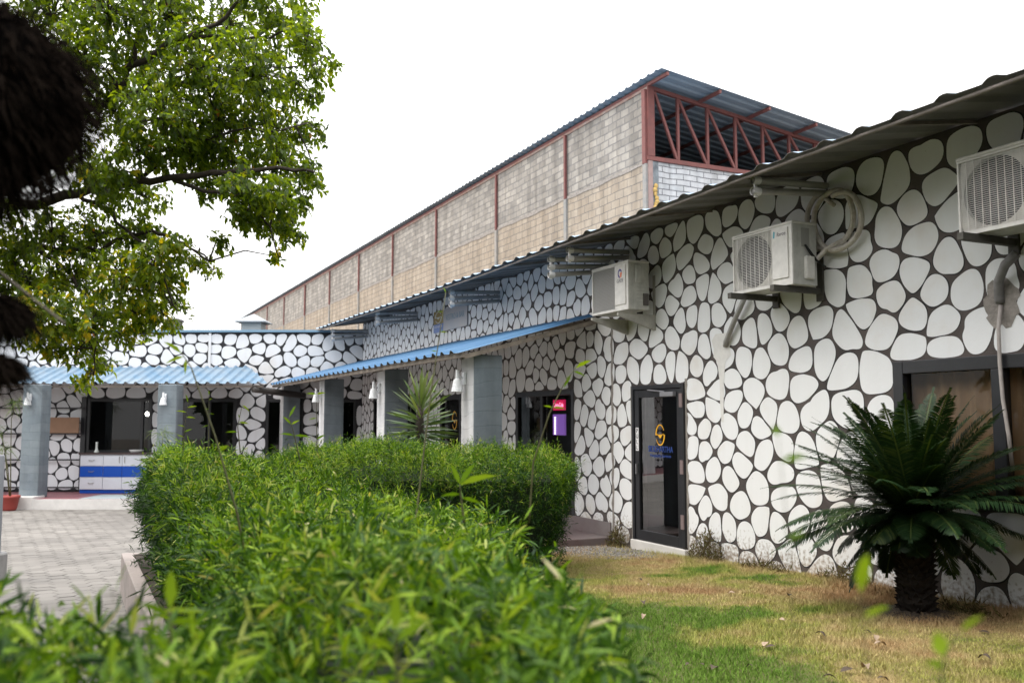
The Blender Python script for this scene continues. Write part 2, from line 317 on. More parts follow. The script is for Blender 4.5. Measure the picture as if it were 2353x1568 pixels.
P = W_np(S, D, Zl).reshape(-1, 3); nd = len(dd)
F = np.array([[i * nd + j, i * nd + j + 1, (i + 1) * nd + j + 1, (i + 1) * nd + j] for i in range(len(ss) - 1) for j in range(nd - 1)])[:, ::-1]
tag(np_mesh('lawn', P, [F], lm), kind='structure')
# grass blades (one mass)
bm_ = bpy.data.materials.new('grass_blade'); bm_.use_nodes = True; grass_colour(bm_, True)
n = 480000
gs = RNG.uniform(-9.5, 1.6, n); gd = RNG.uniform(0.02, 6.0, n) ** 1.0
gp = W_np(gs, gd, lawn_h(gs, gd))
vis = (gp[:, 1] > 4.5) & (gp[:, 0] > -.4) & (gp[:, 0] / gp[:, 1] < .62)
gravel = ((gs - .75) / 1.25) ** 2 + ((gd - .55) / .85) ** 2 < RNG.uniform(.55, 1.25, n)
keep = vis & (~gravel | (RNG.random(n) < .06)); gp = gp[keep]; gs = gs[keep]; gd = gd[keep]; n = len(gp)
patch = np.sin(gs * 2.1 + 1.3 * np.sin(gd * 1.7)) * np.sin(gd * 1.9 + .7 * gs)
hgt = RNG.uniform(.012, .034, n) * (1 + .5 * patch + .5 * np.clip(np.sin(gs * 9 + 3 * np.sin(gd * 7)) * np.sin(gd * 8 + gs * 3), 0, 1)) * np.where(gd < .35, 1.7, 1); ang = RNG.uniform(0, 6.283, n); wd = RNG.uniform(.0022, .0045, n)
sx = np.cos(ang) * wd; sy = np.sin(ang) * wd; ln = RNG.normal(0, .45, (n, 2)) * hgt[:, None]
V = np.empty((n, 3, 3)); V[:, 0] = gp + np.stack([sx, sy, -np.full(n, .004)], -1); V[:, 1] = gp - np.stack([sx, sy, np.full(n, .004)], -1)
V[:, 2] = gp + np.concatenate([ln, hgt[:, None]], 1)
tag(np_mesh('grass', V.reshape(-1, 3), [np.arange(n * 3).reshape(n, 3)], bm_, rnd=np.repeat(np.clip(RNG.normal(.5, .22, n), 0, 1), 3)), 'short mown lawn grass in green and straw-dry patches', 'grass', kind='stuff')
# gravel patch by the glass door
n = 5200; q = RNG.uniform(0, 6.283, n); rr = np.sqrt(RNG.random(n)); gs = .75 + 1.25 * rr * np.cos(q); gd = .55 + .85 * rr * np.sin(q)
ok = gd > .02; gs, gd = gs[ok], gd[ok]; n = len(gs); c = W_np(gs, gd, lawn_h(gs, gd) + .004); rad = RNG.uniform(.006, .018, n)
octa = np.array([(1, 0, 0), (0, 1, 0), (-1, 0, 0), (0, -1, 0), (0, 0, .6), (0, 0, -.6)], float)
V = c[:, None, :] + octa[None] * rad[:, None, None] * RNG.uniform(.6, 1.3, (n, 6, 1))
of = np.array([(0, 1, 4), (1, 2, 4), (2, 3, 4), (3, 0, 4), (1, 0, 5), (2, 1, 5), (3, 2, 5), (0, 3, 5)])
tag(np_mesh('gravel', V.reshape(-1, 3), [(np.arange(n)[:, None, None] * 6 + of[None]).reshape(-1, 3)],
    leafmat('grey_gravel', [(0, (.12, .115, .105)), (1, (.34, .32, .30))], .9, 0), rnd=np.repeat(RNG.random(n), 6)), 'loose grey gravel spread before the glass door', 'gravel', kind='stuff')

# ------------------------------------------------------------------ painted-stone walls
def clip(poly, nx, ny, c):             # keep nx*x + ny*y <= c
    out = []; k = len(poly)
    for i in range(k):
        p, q = poly[i], poly[(i + 1) % k]; a = nx * p[0] + ny * p[1] - c; b = nx * q[0] + ny * q[1] - c
        if a <= 0: out.append(p)
        if (a < 0 < b) or (b < 0 < a):
            t = a / (a - b); out.append((p[0] + t * (q[0] - p[0]), p[1] + t * (q[1] - p[1])))
    return out
def area_c(p):
    A = cx = cy = 0
    for i in range(len(p)):
        x0, y0 = p[i]; x1, y1 = p[(i + 1) % len(p)]; k = x0 * y1 - x1 * y0; A += k; cx += (x0 + x1) * k; cy += (y0 + y1) * k
    if abs(A) < 1e-9: return 0, p[0]
    return A / 2, (cx / (3 * A), cy / (3 * A))
def stones(a0, a1, z0, z1, cell, gap, holes, rnd, aspect=1.0, fit=1.0):
    """rounded cobbles packed in a rectangle: relaxed cells, each shrunk by the joint and its corners cut round"""
    cf = cell if callable(cell) else (lambda a_, v=cell: v)
    cmax = max(cf(a0 + (a1 - a0) * i / 20) for i in range(21)); S_ = np.zeros((6000, 2)); n_s = 0
    for _ in range(26000):
        a_, z_ = rnd.uniform(a0, a1), rnd.uniform(z0, z1); c_ = cf(a_) * rnd.choice((.56, .70, .78, .80))
        if n_s:
            dd = S_[:n_s] - (a_, z_)
            if ((dd[:, 0]) ** 2 + (dd[:, 1] / aspect) ** 2).min() < c_ * c_: continue
        S_[n_s] = (a_, z_); n_s += 1
        if n_s >= 6000: break
    seeds = [tuple(q) for q in S_[:n_s]]; cell = cmax
    def inhole(p): return any(h[0] < p[0] < h[1] and h[2] < p[1] < h[3] for h in holes)
    seeds = [p for p in seeds if not inhole(p)]
    def cellpoly(i, g):
        p = seeds[i]; poly = [(max(a0, p[0] - cell * 1.1) , max(z0, p[1] - cell * 1.1)), (min(a1, p[0] + cell * 1.1), max(z0, p[1] - cell * 1.1)),
                              (min(a1, p[0] + cell * 1.1), min(z1, p[1] + cell * 1.1)), (max(a0, p[0] - cell * 1.1), min(z1, p[1] + cell * 1.1))]
        for h in holes:
            c = [(p[0] - h[1], 1, 0, 0), (h[0] - p[0], 0, 0, 0), (p[1] - h[3], 3, 0, 0), (h[2] - p[1], 2, 0, 0)]
            best = max(range(4), key=lambda k: c[k][0])
            if c[best][0] > cell * 1.6: continue
            if best == 0: poly = clip(poly, -1, 0, -(h[1] + g * .6))
            elif best == 1: poly = clip(poly, 1, 0, h[0] - g * .6)
            elif best == 2: poly = clip(poly, 0, -1, -(h[3] + g * .6))
            else: poly = clip(poly, 0, 1, h[2] - g * .6)
            if len(poly) < 3: return poly
        for j in near[i]:
            qd = seeds[j]; dx, dz = qd[0] - p[0], qd[1] - p[1]; L = math.hypot(dx, dz)
            if L < 1e-6: continue
            nx, nz = dx / L, dz / L; poly = clip(poly, nx, nz, nx * (p[0] + dx / 2) + nz * (p[1] + dz / 2) - g / 2)
            if len(poly) < 3: return poly
        return poly
    for it in range(3):
        A = np.array(seeds); near = []
        for i in range(len(seeds)):
            d2 = ((A - A[i]) ** 2).sum(1); near.append([k for k in np.argsort(d2)[1:26] if d2[k] < (cell * 2.6) ** 2])
        if it == 2: break
        ns = []
        for i in range(len(seeds)):
            p = cellpoly(i, 0)
            if len(p) < 3: ns.append(seeds[i]); continue
            c = area_c(p)[1]; ns.append((seeds[i][0] * .45 + c[0] * .55, seeds[i][1] * .45 + c[1] * .55))
        seeds = ns
    out = []
    for i in range(len(seeds)):
        g = gap * rnd.uniform(.75, 1.35); p = cellpoly(i, g)
        if len(p) < 3: continue
        A, c = area_c(p)
        if abs(A) < .006: continue
        # drop very short edges so corners stay round
        pp = [p[0]]
        for q in p[1:]:
            if math.hypot(q[0] - pp[-1][0], q[1] - pp[-1][1]) > .05 * cell: pp.append(q)
        p = pp
        if len(p) < 3: continue
        for it in range(3):
            r = .22 if it == 0 else .25; k = len(p)
            p = [pt for m_ in range(k) for pt in ((p[m_][0] * (1 - r) + p[(m_ + 1) % k][0] * r, p[m_][1] * (1 - r) + p[(m_ + 1) % k][1] * r),
                                                 (p[m_][0] * r + p[(m_ + 1) % k][0] * (1 - r), p[m_][1] * r + p[(m_ + 1) % k][1] * (1 - r)))]
        el_ = rnd.uniform(.12, .40)
        # pull the outline towards its best-fitting ellipse
        Q = np.array(p) - np.array(c); C2 = Q.T @ Q / len(Q); ev, ew = np.linalg.eigh(C2); ax = np.sqrt(np.maximum(ev, 1e-6) * 2)
        loc = Q @ ew; rp_ = np.linalg.norm(loc, axis=1) + 1e-9; re_ = 1 / np.sqrt((loc[:, 0] / rp_ / ax[0]) ** 2 + (loc[:, 1] / rp_ / ax[1]) ** 2)
        rn_ = np.minimum((1 - el_) * rp_ + el_ * re_, rp_ * 1.03); p = [(c[0] + q[0] * k_, c[1] + q[1] * k_) for q, k_ in zip(Q, rn_ / rp_)]
        ph, ph2 = rnd.uniform(0, 6.28), rnd.uniform(0, 6.28); am = rnd.uniform(0, .035)
        dent = rnd.uniform(.10, .24) if rnd.random() < .22 else 0; td = rnd.uniform(-3.1, 3.1); wdn = rnd.uniform(.35, .6)
        p2 = []
        for x, z in p:
            th = math.atan2(z - c[1], x - c[0]); dth = (th - td + math.pi) % (2 * math.pi) - math.pi; k = 1 - am - .006 + am * math.sin(2 * th + ph) + .012 * math.sin(5 * th + ph2) - dent * math.exp(-(dth / wdn) ** 2)
            p2.append((c[0] + (x - c[0]) * k, c[1] + (z - c[1]) * k))
        out.append(p2)
    return out
def painted_wall(parent, a0, a1, z0, z1, holes, mats, zones, seed, depth=.22, name='wall', flush=.003, outline=0):
    rnd = random.Random(seed); mb = MB(); no = 0
    xs = sorted({a0, a1} | {h[0] for h in holes} | {h[1] for h in holes}); zs = sorted({z0, z1} | {max(z0, h[2]) for h in holes} | {h[3] for h in holes})
    for i in range(len(xs) - 1):
        for j in range(len(zs) - 1):
            cx, cz = (xs[i] + xs[i + 1]) / 2, (zs[j] + zs[j + 1]) / 2
            if any(h[0] < cx < h[1] and h[2] < cz < h[3] for h in holes): continue
            for y, fl in ((0, 1), (-depth, 0)):
                v = [(xs[i], y, zs[j]), (xs[i + 1], y, zs[j]), (xs[i + 1], y, zs[j + 1]), (xs[i], y, zs[j + 1])]
                mb.add(v if not fl else v[::-1], [(0, 1, 2, 3)])
    for h in holes:
        q = [(h[0], h[2]), (h[1], h[2]), (h[1], h[3]), (h[0], h[3])]
        for k in range(4):
            p, r = q[k], q[(k + 1) % 4]; mb.quad((p[0], 0, p[1]), (r[0], 0, r[1]), (r[0], -depth, r[1]), (p[0], -depth, p[1]))
    mb.box(a0, a1, -depth + .01, -.01, z1, z1 + .02)
    mb.cur = 1
    for (b0, b1, c0, c1, cell, gap, asp) in zones:
        for p in stones(b0, b1, c0, c1, cell, gap, holes, rnd, asp):
            # a low pillow: the paint sits 3 mm proud
            A = area_c(p)[0]; pts = p if A < 0 else p[::-1]
            if outline:
                cx_ = sum(q[0] for q in pts) / len(pts); cz_ = sum(q[1] for q in pts) / len(pts); o_ = []; wv = outline * rnd.uniform(.5, 1.5); ph = rnd.uniform(0, 6)
                for x, z in pts:
                    L_ = math.hypot(x - cx_, z - cz_); kk = 1 + wv * (1 + .5 * math.sin(3 * math.atan2(z - cz_, x - cx_) + ph)) / max(L_, .05); o_.append((cx_ + (x - cx_) * kk, .0012 + no * 1.5e-6, cz_ + (z - cz_) * kk))
                if min(q[2] for q in o_) > z0 and not any(h[0] < q[0] < h[1] and h[2] < q[2] < h[3] for h in holes for q in o_):
                    mb.cur = 2; mb.add(o_, [tuple(range(len(o_)))]); mb.cur = 1
                no += 1
            mb.add([(x, flush, z) for x, z in pts], [tuple(range(len(pts)))])
    return mb.build(name, mats, parent)

def corr_sheet(s0, s1, lo, hi, pitch, h, mats, name, parent, across=2, solid=.004, skew=None, zf=None):
    """ribbed metal sheet between eave lo=(d,z) and top hi=(d,z); ribs run down the slope; skew(s)->(t0,t1) trims it"""
    prof = [(0, 0), (.30, .04), (.52, .12), (.62, .55), (.70, .92), (.78, 1), (.87, .88), (.94, .45)]; mb = MB(); pts = []
    n = int(math.ceil((s1 - s0) / pitch))
    for i in range(n):
        for fx, fz in prof:
            s = s0 + (i + fx) * pitch
            if s <= s1: pts.append((s, fz * h))
    dv = Vector((hi[0] - lo[0], hi[1] - lo[1])); L = dv.length; nx, nz = -dv.y / L, dv.x / L
    if nz < 0: nx, nz = -nx, -nz
    rows = []
    for k in range(across + 1):
        row = []
        for s, q in pts:
            t0, t1 = skew(s) if skew else (0, 1); t = t0 + (t1 - t0) * k / across
            wob = .004 * math.sin(s * 3.1 + k) + (zf(s) if zf else 0)
            row.append((s, lo[0] + dv.x * t + nx * q, lo[1] + dv.y * t + nz * q + wob))
        rows.append(row)
    m = len(pts); vs = [p for r_ in rows for p in r_]
    fs = [(k * m + i, k * m + i + 1, (k + 1) * m + i + 1, (k + 1) * m + i) for k in range(across) for i in range(m - 1)]
    mb.add(vs, fs); o = mb.build(name, mats, parent)
    me = o.data
    if me.polygons[0].normal.z < 0: me.flip_normals()
    sm = o.modifiers.new('sheet', 'SOLIDIFY'); sm.thickness = solid; sm.offset = -1; sm.material_offset = 1; sm.material_offset_rim = 1
    return o
def window(parent, s0, s1, z0, z1, mull, fw=.07, y=-.06, depth=.07, glass=None, name='window', trans=None, proud=.0):
    mb = MB(); a, b = y, y + depth
    mb.box(s0, s0 + fw, a, b, z0, z1); mb.box(s1 - fw, s1, a, b, z0, z1); mb.box(s0 + fw, s1 - fw, a, b, z1 - fw, z1); mb.box(s0 + fw, s1 - fw, a, b, z0, z0 + fw)
    for m_ in mull: mb.box(m_ - fw * .5, m_ + fw * .5, a + .004, b - .004, z0 + fw, z1 - fw)
    if trans: mb.box(s0 + fw, s1 - fw, a + .006, b - .006, trans - fw * .4, trans + fw * .4)
    f = mb.build(name, BLACKFRAME, parent, bevel=.006)
    yp = y + depth * .4; g = MB().quad((s1 - fw * .6, yp, z0 + fw * .6), (s0 + fw * .6, yp, z0 + fw * .6), (s0 + fw * .6, yp, z1 - fw * .6), (s1 - fw * .6, yp, z1 - fw * .6)).build('pane', glass or GLASS, f)
    return f

# ================================================================== the long building on the right
bld = thing('restaurant_building', 'long low building on the right, walls painted with white cobbles on dark joints', 'building', O, ROT)
DOOR = (-.60, .62, .08, 2.2); BWIN = (-7.6, -3.95, .95, 2.28); LWIN = (2.31, 4.4, .1, 2.21); PDOOR = (6.95, 8.1, .1, 2.24)
FWIN1 = (9.3, 10.6, .1, 2.3); FWIN2 = (11.6, 12.9, .1, 2.3)
HOLES = [DOOR, BWIN, LWIN, PDOOR, FWIN1, FWIN2]
painted_wall(bld, -12, 13.98, -.45, 4.36, HOLES, [GROUT, WHITE, GROUT_FAR],
             [(-12, 13.96, -.02, 4.34, lambda a: float(np.interp(a, [-3.4, -1.2, 4, 6.5], [.46, .375, .35, .33])), .016, 1.06)], 5, outline=.007)
mb = MB()                              # maroon-grey skirting along the porch and a cement scar in the wall
mb.box(1.22, 13.9, .0045, .03, .03, .24)
mb.build('skirting', PORCHFLOOR, bld)
scar = []
for i in range(30):
    z = .0 + i * 3.05 / 29; scar.append((1.165 + .012 * math.sin(i * 1.7) , .028 + .008 * math.sin(i * 2.9), .028 * (1 + .3 * math.sin(i * 2.3)), z))
mb = MB()
for i in range(29):
    p, q = scar[i], scar[i + 1]
    mb.quad((p[0] - p[1], .006, p[3]), (p[0] + p[1], .006, p[3]), (q[0] + q[1], .006, q[3]), (q[0] - q[1], .006, q[3]))
mb.build('cement_scar', CEMENT, bld)
# rooms behind the glass
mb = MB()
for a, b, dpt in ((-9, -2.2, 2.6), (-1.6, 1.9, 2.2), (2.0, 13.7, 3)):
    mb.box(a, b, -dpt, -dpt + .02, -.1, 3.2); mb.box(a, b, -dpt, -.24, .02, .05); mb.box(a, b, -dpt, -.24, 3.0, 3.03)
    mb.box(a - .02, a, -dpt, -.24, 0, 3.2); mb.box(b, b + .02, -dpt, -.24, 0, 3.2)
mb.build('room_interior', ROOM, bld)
# roof
EAVE_D, EAVE_Z = 1.15, 4.145
def eave_f(s): return .0065 * max(0, 3 - s) + .008 * max(0, s - 6)
roof = corr_sheet(-13, 14.62, (EAVE_D, EAVE_Z), (-6.4, EAVE_Z + .165 * 7.55), .42, .036, [SHEET_TOP, SHEET_UNDER], 'roof', bld, across=3, zf=eave_f)
mb = MB(); pts = [(s, 1.10, EAVE_Z - .030 + eave_f(s) + .004 * math.sin(s * 1.3)) for s in np.linspace(-13, 14.5, 40)]
mb.tube(pts, .019, 8); mb.build('eave_tube', STEEL_DIRTY, bld, smooth=True)
mb = MB()
for s in np.arange(-12.4, 14.4, 1.86): MB().bar((s, 1.07, EAVE_Z - .012 + eave_f(s)), (s, .02, EAVE_Z + .155 + eave_f(s)), .03).build('rafter', STEEL_DIRTY, bld)
# ---- glass door
d = MB(); fw = .055
d.box(DOOR[0], DOOR[0] + fw, -.05, .035, DOOR[2], DOOR[3]); d.box(DOOR[1] - fw, DOOR[1], -.05, .035, DOOR[2], DOOR[3]); d.box(DOOR[0] + fw, DOOR[1] - fw, -.05, .035, DOOR[3] - fw, DOOR[3])
door = d.build('door', BLACKFRAME, bld, bevel=.004)
l0, l1, lz0, lz1 = DOOR[0] + fw + .006, DOOR[1] - fw - .006, DOOR[2] + .01, DOOR[3] - fw - .008; lw = .105
d = MB(); d.box(l0, l0 + lw, -.03, .02, lz0, lz1); d.box(l1 - lw, l1, -.03, .02, lz0, lz1); d.box(l0 + lw, l1 - lw, -.03, .02, lz1 - lw, lz1); d.box(l0 + lw, l1 - lw, -.03, .02, lz0, lz0 + .13)
d.build('door_leaf', BLACKFRAME, door, bevel=.004)
MB().quad((l1 - lw * .8, -.008, lz0 + .1), (l0 + lw * .8, -.008, lz0 + .1), (l0 + lw * .8, -.008, lz1 - lw * .8), (l1 - lw * .8, -.008, lz1 - lw * .8)).build('door_glass', glassmat('door_glass', (.75, .78, .80), 2.6), door)
for z in (.42, 1.12, 1.98): MB().box(DOOR[0] + .012, DOOR[0] + .075, .036, .05, z - .09, z + .09).build('hinge', M('steel_hinge', (.20, .15, .15), .5), door)
h = MB(); h.box(-.43, -.13, .021, .075, 2.035, 2.095); h.bar((-.2, .05, 2.1), (.22, .03, 2.135), .018); h.build('door_closer', M('closer_grey', (.22, .22, .24), .4), door, bevel=.006)
pl = MB().box(l1 - .105, l1 - .035, .0225, .026, 1.30, 1.62).build('pull_sign', M('sign_white', (.8, .8, .82), .4), door)
PDARK = M('sign_black', (.02, .02, .03), .5)
for i, ch in enumerate('PULL'): text(ch, .085, PDARK, door, (l1 - .07, .0275, 1.575 - i * .077), 'pull_lettering')
h = MB(); h.box(l1 - .075, l1 - .05, .021, .05, .98, 1.12); h.build('door_handle', M('steel', (.35, .35, .37), .35, metal=.8), door)
def s_logo(parent, cx, y, cz, wdt, hgt, mat, name='logo'):
    """ring opened into an S, with a heart-shaped dip in the middle"""
    def arc(t0, t1, wa, wb, k=28):
        L = []; Rr = []
        for i in range(k + 1):
            t = t0 + (t1 - t0) * i / k; e = i / k; wd = wa + (wb - wa) * e
            L.append((math.cos(t) * (1 + wd), math.sin(t) * (1 + wd * .6))); Rr.append((math.cos(t) * (1 - wd), math.sin(t) * (1 - wd * .6)))
        return L, Rr
    mb = MB()
    def strip(L, Rr):
        for i in range(len(L) - 1):
            q = [L[i], L[i + 1], Rr[i + 1], Rr[i]]
            mb.add([(cx - x * wdt / 2, y, cz + z * hgt / 2) for x, z in q], [(0, 1, 2, 3)])
    strip(*arc(R(26), R(182), .06, .15)); strip(*arc(R(-154), R(2), .06, .15))
    mid = [(-1.05, -.02), (-.75, .10), (-.45, .04), (-.28, .02), (0, .06), (.28, .02), (.45, .06), (.75, .12), (1.05, -.02)]
    low = [(-1.0, -.10), (-.75, -.0), (-.5, -.06), (-.3, -.20), (0, -.34), (.3, -.20), (.5, -.02), (.75, .02), (1.05, -.14)]
    strip(mid, low); return mb.build(name, mat, parent)
s_logo(door, -.02, -.004, 1.525, .19, .27, LOGO_GOLD)
text('SIDDHARTHA', .115, LOGO_BLUE, door, (-.02, -.0045, 1.33), sx=.80)
text('Hospitality Services', .058, LOGO_BLUE, door, (-.02, -.0045, 1.245), 'small_lettering', sx=1.05)
MB().box(DOOR[0] - .02, DOOR[1] + .02, -.1, .06, -.12, .078).build('door_sill', TILE_W, bld, bevel=.008)
mb = MB()                              # ragged cement where the frame was set
for i in range(26):
    z0_ = .1 + i * .083; a = .03 + .035 * abs(math.sin(i * 2.1) * math.sin(i * .7)); b = .03 + .035 * abs(math.sin((i + 1) * 2.1) * math.sin((i + 1) * .7))
    mb.quad((DOOR[0] - a, .0065, z0_), (DOOR[0] + .0, .0065, z0_), (DOOR[0], .0065, z0_ + .083), (DOOR[0] - b, .0065, z0_ + .083))
mb.build('cement_edge', CEMENT, bld)
MB().box(DOOR[1], DOOR[1] + .035, .0045, .02, .08, 2.2).build('cement_edge', CEMENT, bld)
# ---- windows
wb = window(bld, *BWIN, [-5.05, -6.3], .12, glass=glassmat('clear_glass', (.80, .80, .78), 1.32), y=-.07, depth=.1)
mb = MB()
for i in range(150):
    s = BWIN[0] + .05 + i * .0239; mb.quad((s, -.20 + .02 * math.sin(i * .9), .95), (s + .0239, -.20 + .02 * math.sin((i + 1) * .9), .95), (s + .0239, -.20 + .02 * math.sin((i + 1) * .9), 2.25), (s, -.20 + .02 * math.sin(i * .9), 2.25))
mb.build('curtain', CURTAIN, bld, smooth=True)
window(bld, *LWIN, [3.42], .085, glass=GLASS_D)
f = window(bld, *PDOOR, [], .09, glass=GLASS_D, name='porch_door')
s_logo(f, 7.36, -.025, 1.72, .24, .36, LOGO_GOLD)
window(bld, *FWIN1, [10.0], .08, glass=GLASS_D); window(bld, *FWIN2, [12.3], .08, glass=GLASS_D)
# ---- porch
mb = MB(); mb.box(1.2, 14.2, .031, 2.35, -.5, .035); mb.build('porch_floor', PORCHFLOOR, bld, bevel=.01)
for s in (1.68, 5.78, 10.2, 14.6):
    mb = MB(); mb.box(s, s + .46, 1.54, 2.0, -.45, 2.66)
    o = mb.build('pillar', [PILLAR_G, PILLAR_LIT], bld)
    o.data.polygons[4].material_index = 1  # outer face paler: daylight from the courtyard side put into the colour
    bv = o.modifiers.new('b', 'BEVEL'); bv.width = .02; bv.segments = 2
aw = corr_sheet(1.5, 14.9, (2.30, 2.665), (.02, 3.30), .36, .05, [SKYBLUE, SHEET_UNDER], 'awning', bld, across=4)
mb = MB(); mb.box(1.52, 14.9, 2.20, 2.25, 2.60, 2.665); mb.bar((1.56, 2.2, 2.61), (1.56, .03, 3.21), .06); mb.bar((1.56, .03, 3.23), (14.5, .03, 3.23), .05)
mb.build('eave_beam', M('old_wood', (.26, .22, .18), .8, var=.4, vscale=6), aw)
mb = MB()
for s in (1.7, 5.9, 10.3): MB().bar((s, 2.2, 2.6), (s, .03, 3.19), .05).build('purlin', STEEL_DIRTY, aw)
# hole through the wall with a hose, and the loose conduit below it
mb = MB(); k = 28
ring = [(-5.11 + (.17 + .02 * math.sin(i * 2.1) + .015 * math.sin(i * 5.3)) * math.cos(2 * math.pi * i / k), .0062, 2.72 + (.21 + .03 * math.sin(i * 1.7)) * math.sin(2 * math.pi * i / k)) for i in range(k)]
mb.add(ring, [tuple(range(k))[::-1]]); mb.build('cement_patch', CEMENT, bld)
mb = MB(); mb.tube([(-5.35, .12, 3.1), (-5.25, .13, 3.02), (-5.14, .07, 2.9), (-5.11, .03, 2.76), (-5.11, .02, 2.72)], .04, 10)
mb.build('hose', M('grey_hose', (.24, .23, .23), .6, var=.3, vscale=12), bld, smooth=True)
mb = MB(); mb.tube([(-5.12, .03, 2.70), (-5.105, .05, 2.5), (-5.11, .06, 2.2), (-5.13, .07, 1.9), (-5.16, .06, 1.6), (-5.17, .04, 1.3)], .017, 8)
mb.build('conduit', M('conduit_grey', (.42, .38, .36), .5, var=.2, vscale=12), bld, smooth=True)
mb = MB(); mb.tube([(-1.45, .02, 2.62), (-1.5, .05, 2.67), (-1.72, .07, 2.95), (-1.9, .08, 3.16)], .032, 10)
mb.build('drain_pipe', PVC, bld, smooth=True)
mb = MB()
rw = [(-1.40, .16, 2.78), (-1.37, .20, 2.70), (-1.36, .15, 2.6), (-1.37, .17, 2.5), (-1.35, .08, 2.44), (-1.35, .04, 2.2), (-1.345, .035, 1.95), (-1.35, .02, 1.7)]
for i in range(len(rw) - 1):
    p, q = rw[i], rw[i + 1]; mb.quad((p[0] - p[1], .0064, p[2]), (p[0] + p[1], .0064, p[2]), (q[0] + q[1], .0064, q[2]), (q[0] - q[1], .0064, q[2]))
mb.build('plaster_patch', M('white_filler', (.74, .73, .71), .8, var=.1, vscale=14), bld)

# ---- pipe ends sticking out under the eaves (each bundle a thing)
def pipe_set(s, z, n, label):
    e = thing('drain_pipes', label, 'pipes', W(s, 0, z), ROT, 'bundles of pipes under the eaves')
    for i in range(n):
        p_, q_ = (0, 0, .05 - i * .078), (0, 1.0, -i * .115); m_ = (0, .99, -i * .115); mb = MB(); mb.tube([p_, q_], .036, 10, cap=False); mb.tube([p_, m_], .028, 10)
        mb.build('pipe', PVC, e, smooth=True)
        MB().tube([(0, .92, -i * .115 + .004), (0, 1.01, -i * .115)], .043, 14, cap=False).build('coupling', PVC_END, e, smooth=True)
    MB().box(-.012, .012, .955, .985, -(n - 1) * .115 - .06, .055).build('clip', PVC_END, e)
pipe_set(-3.15, 4.15, 2, 'pair of grey drain pipes under the eave beside the coiled hose')
pipe_set(.70, 4.08, 2, 'pair of grey pipes under the eave just right of a set of three')
pipe_set(1.25, 4.04, 3, 'three stacked pipes under the eave above the air conditioner with the round logo')
pipe_set(5.1, 4.05, 3, 'pipes under the eave above the gold and grey sign')
pipe_set(9.6, 4.14, 3, 'pipes under the eave between the gold sign and the inner corner')
pipe_set(13.5, 4.08, 3, 'farthest pipes under the eave, at the inner corner')

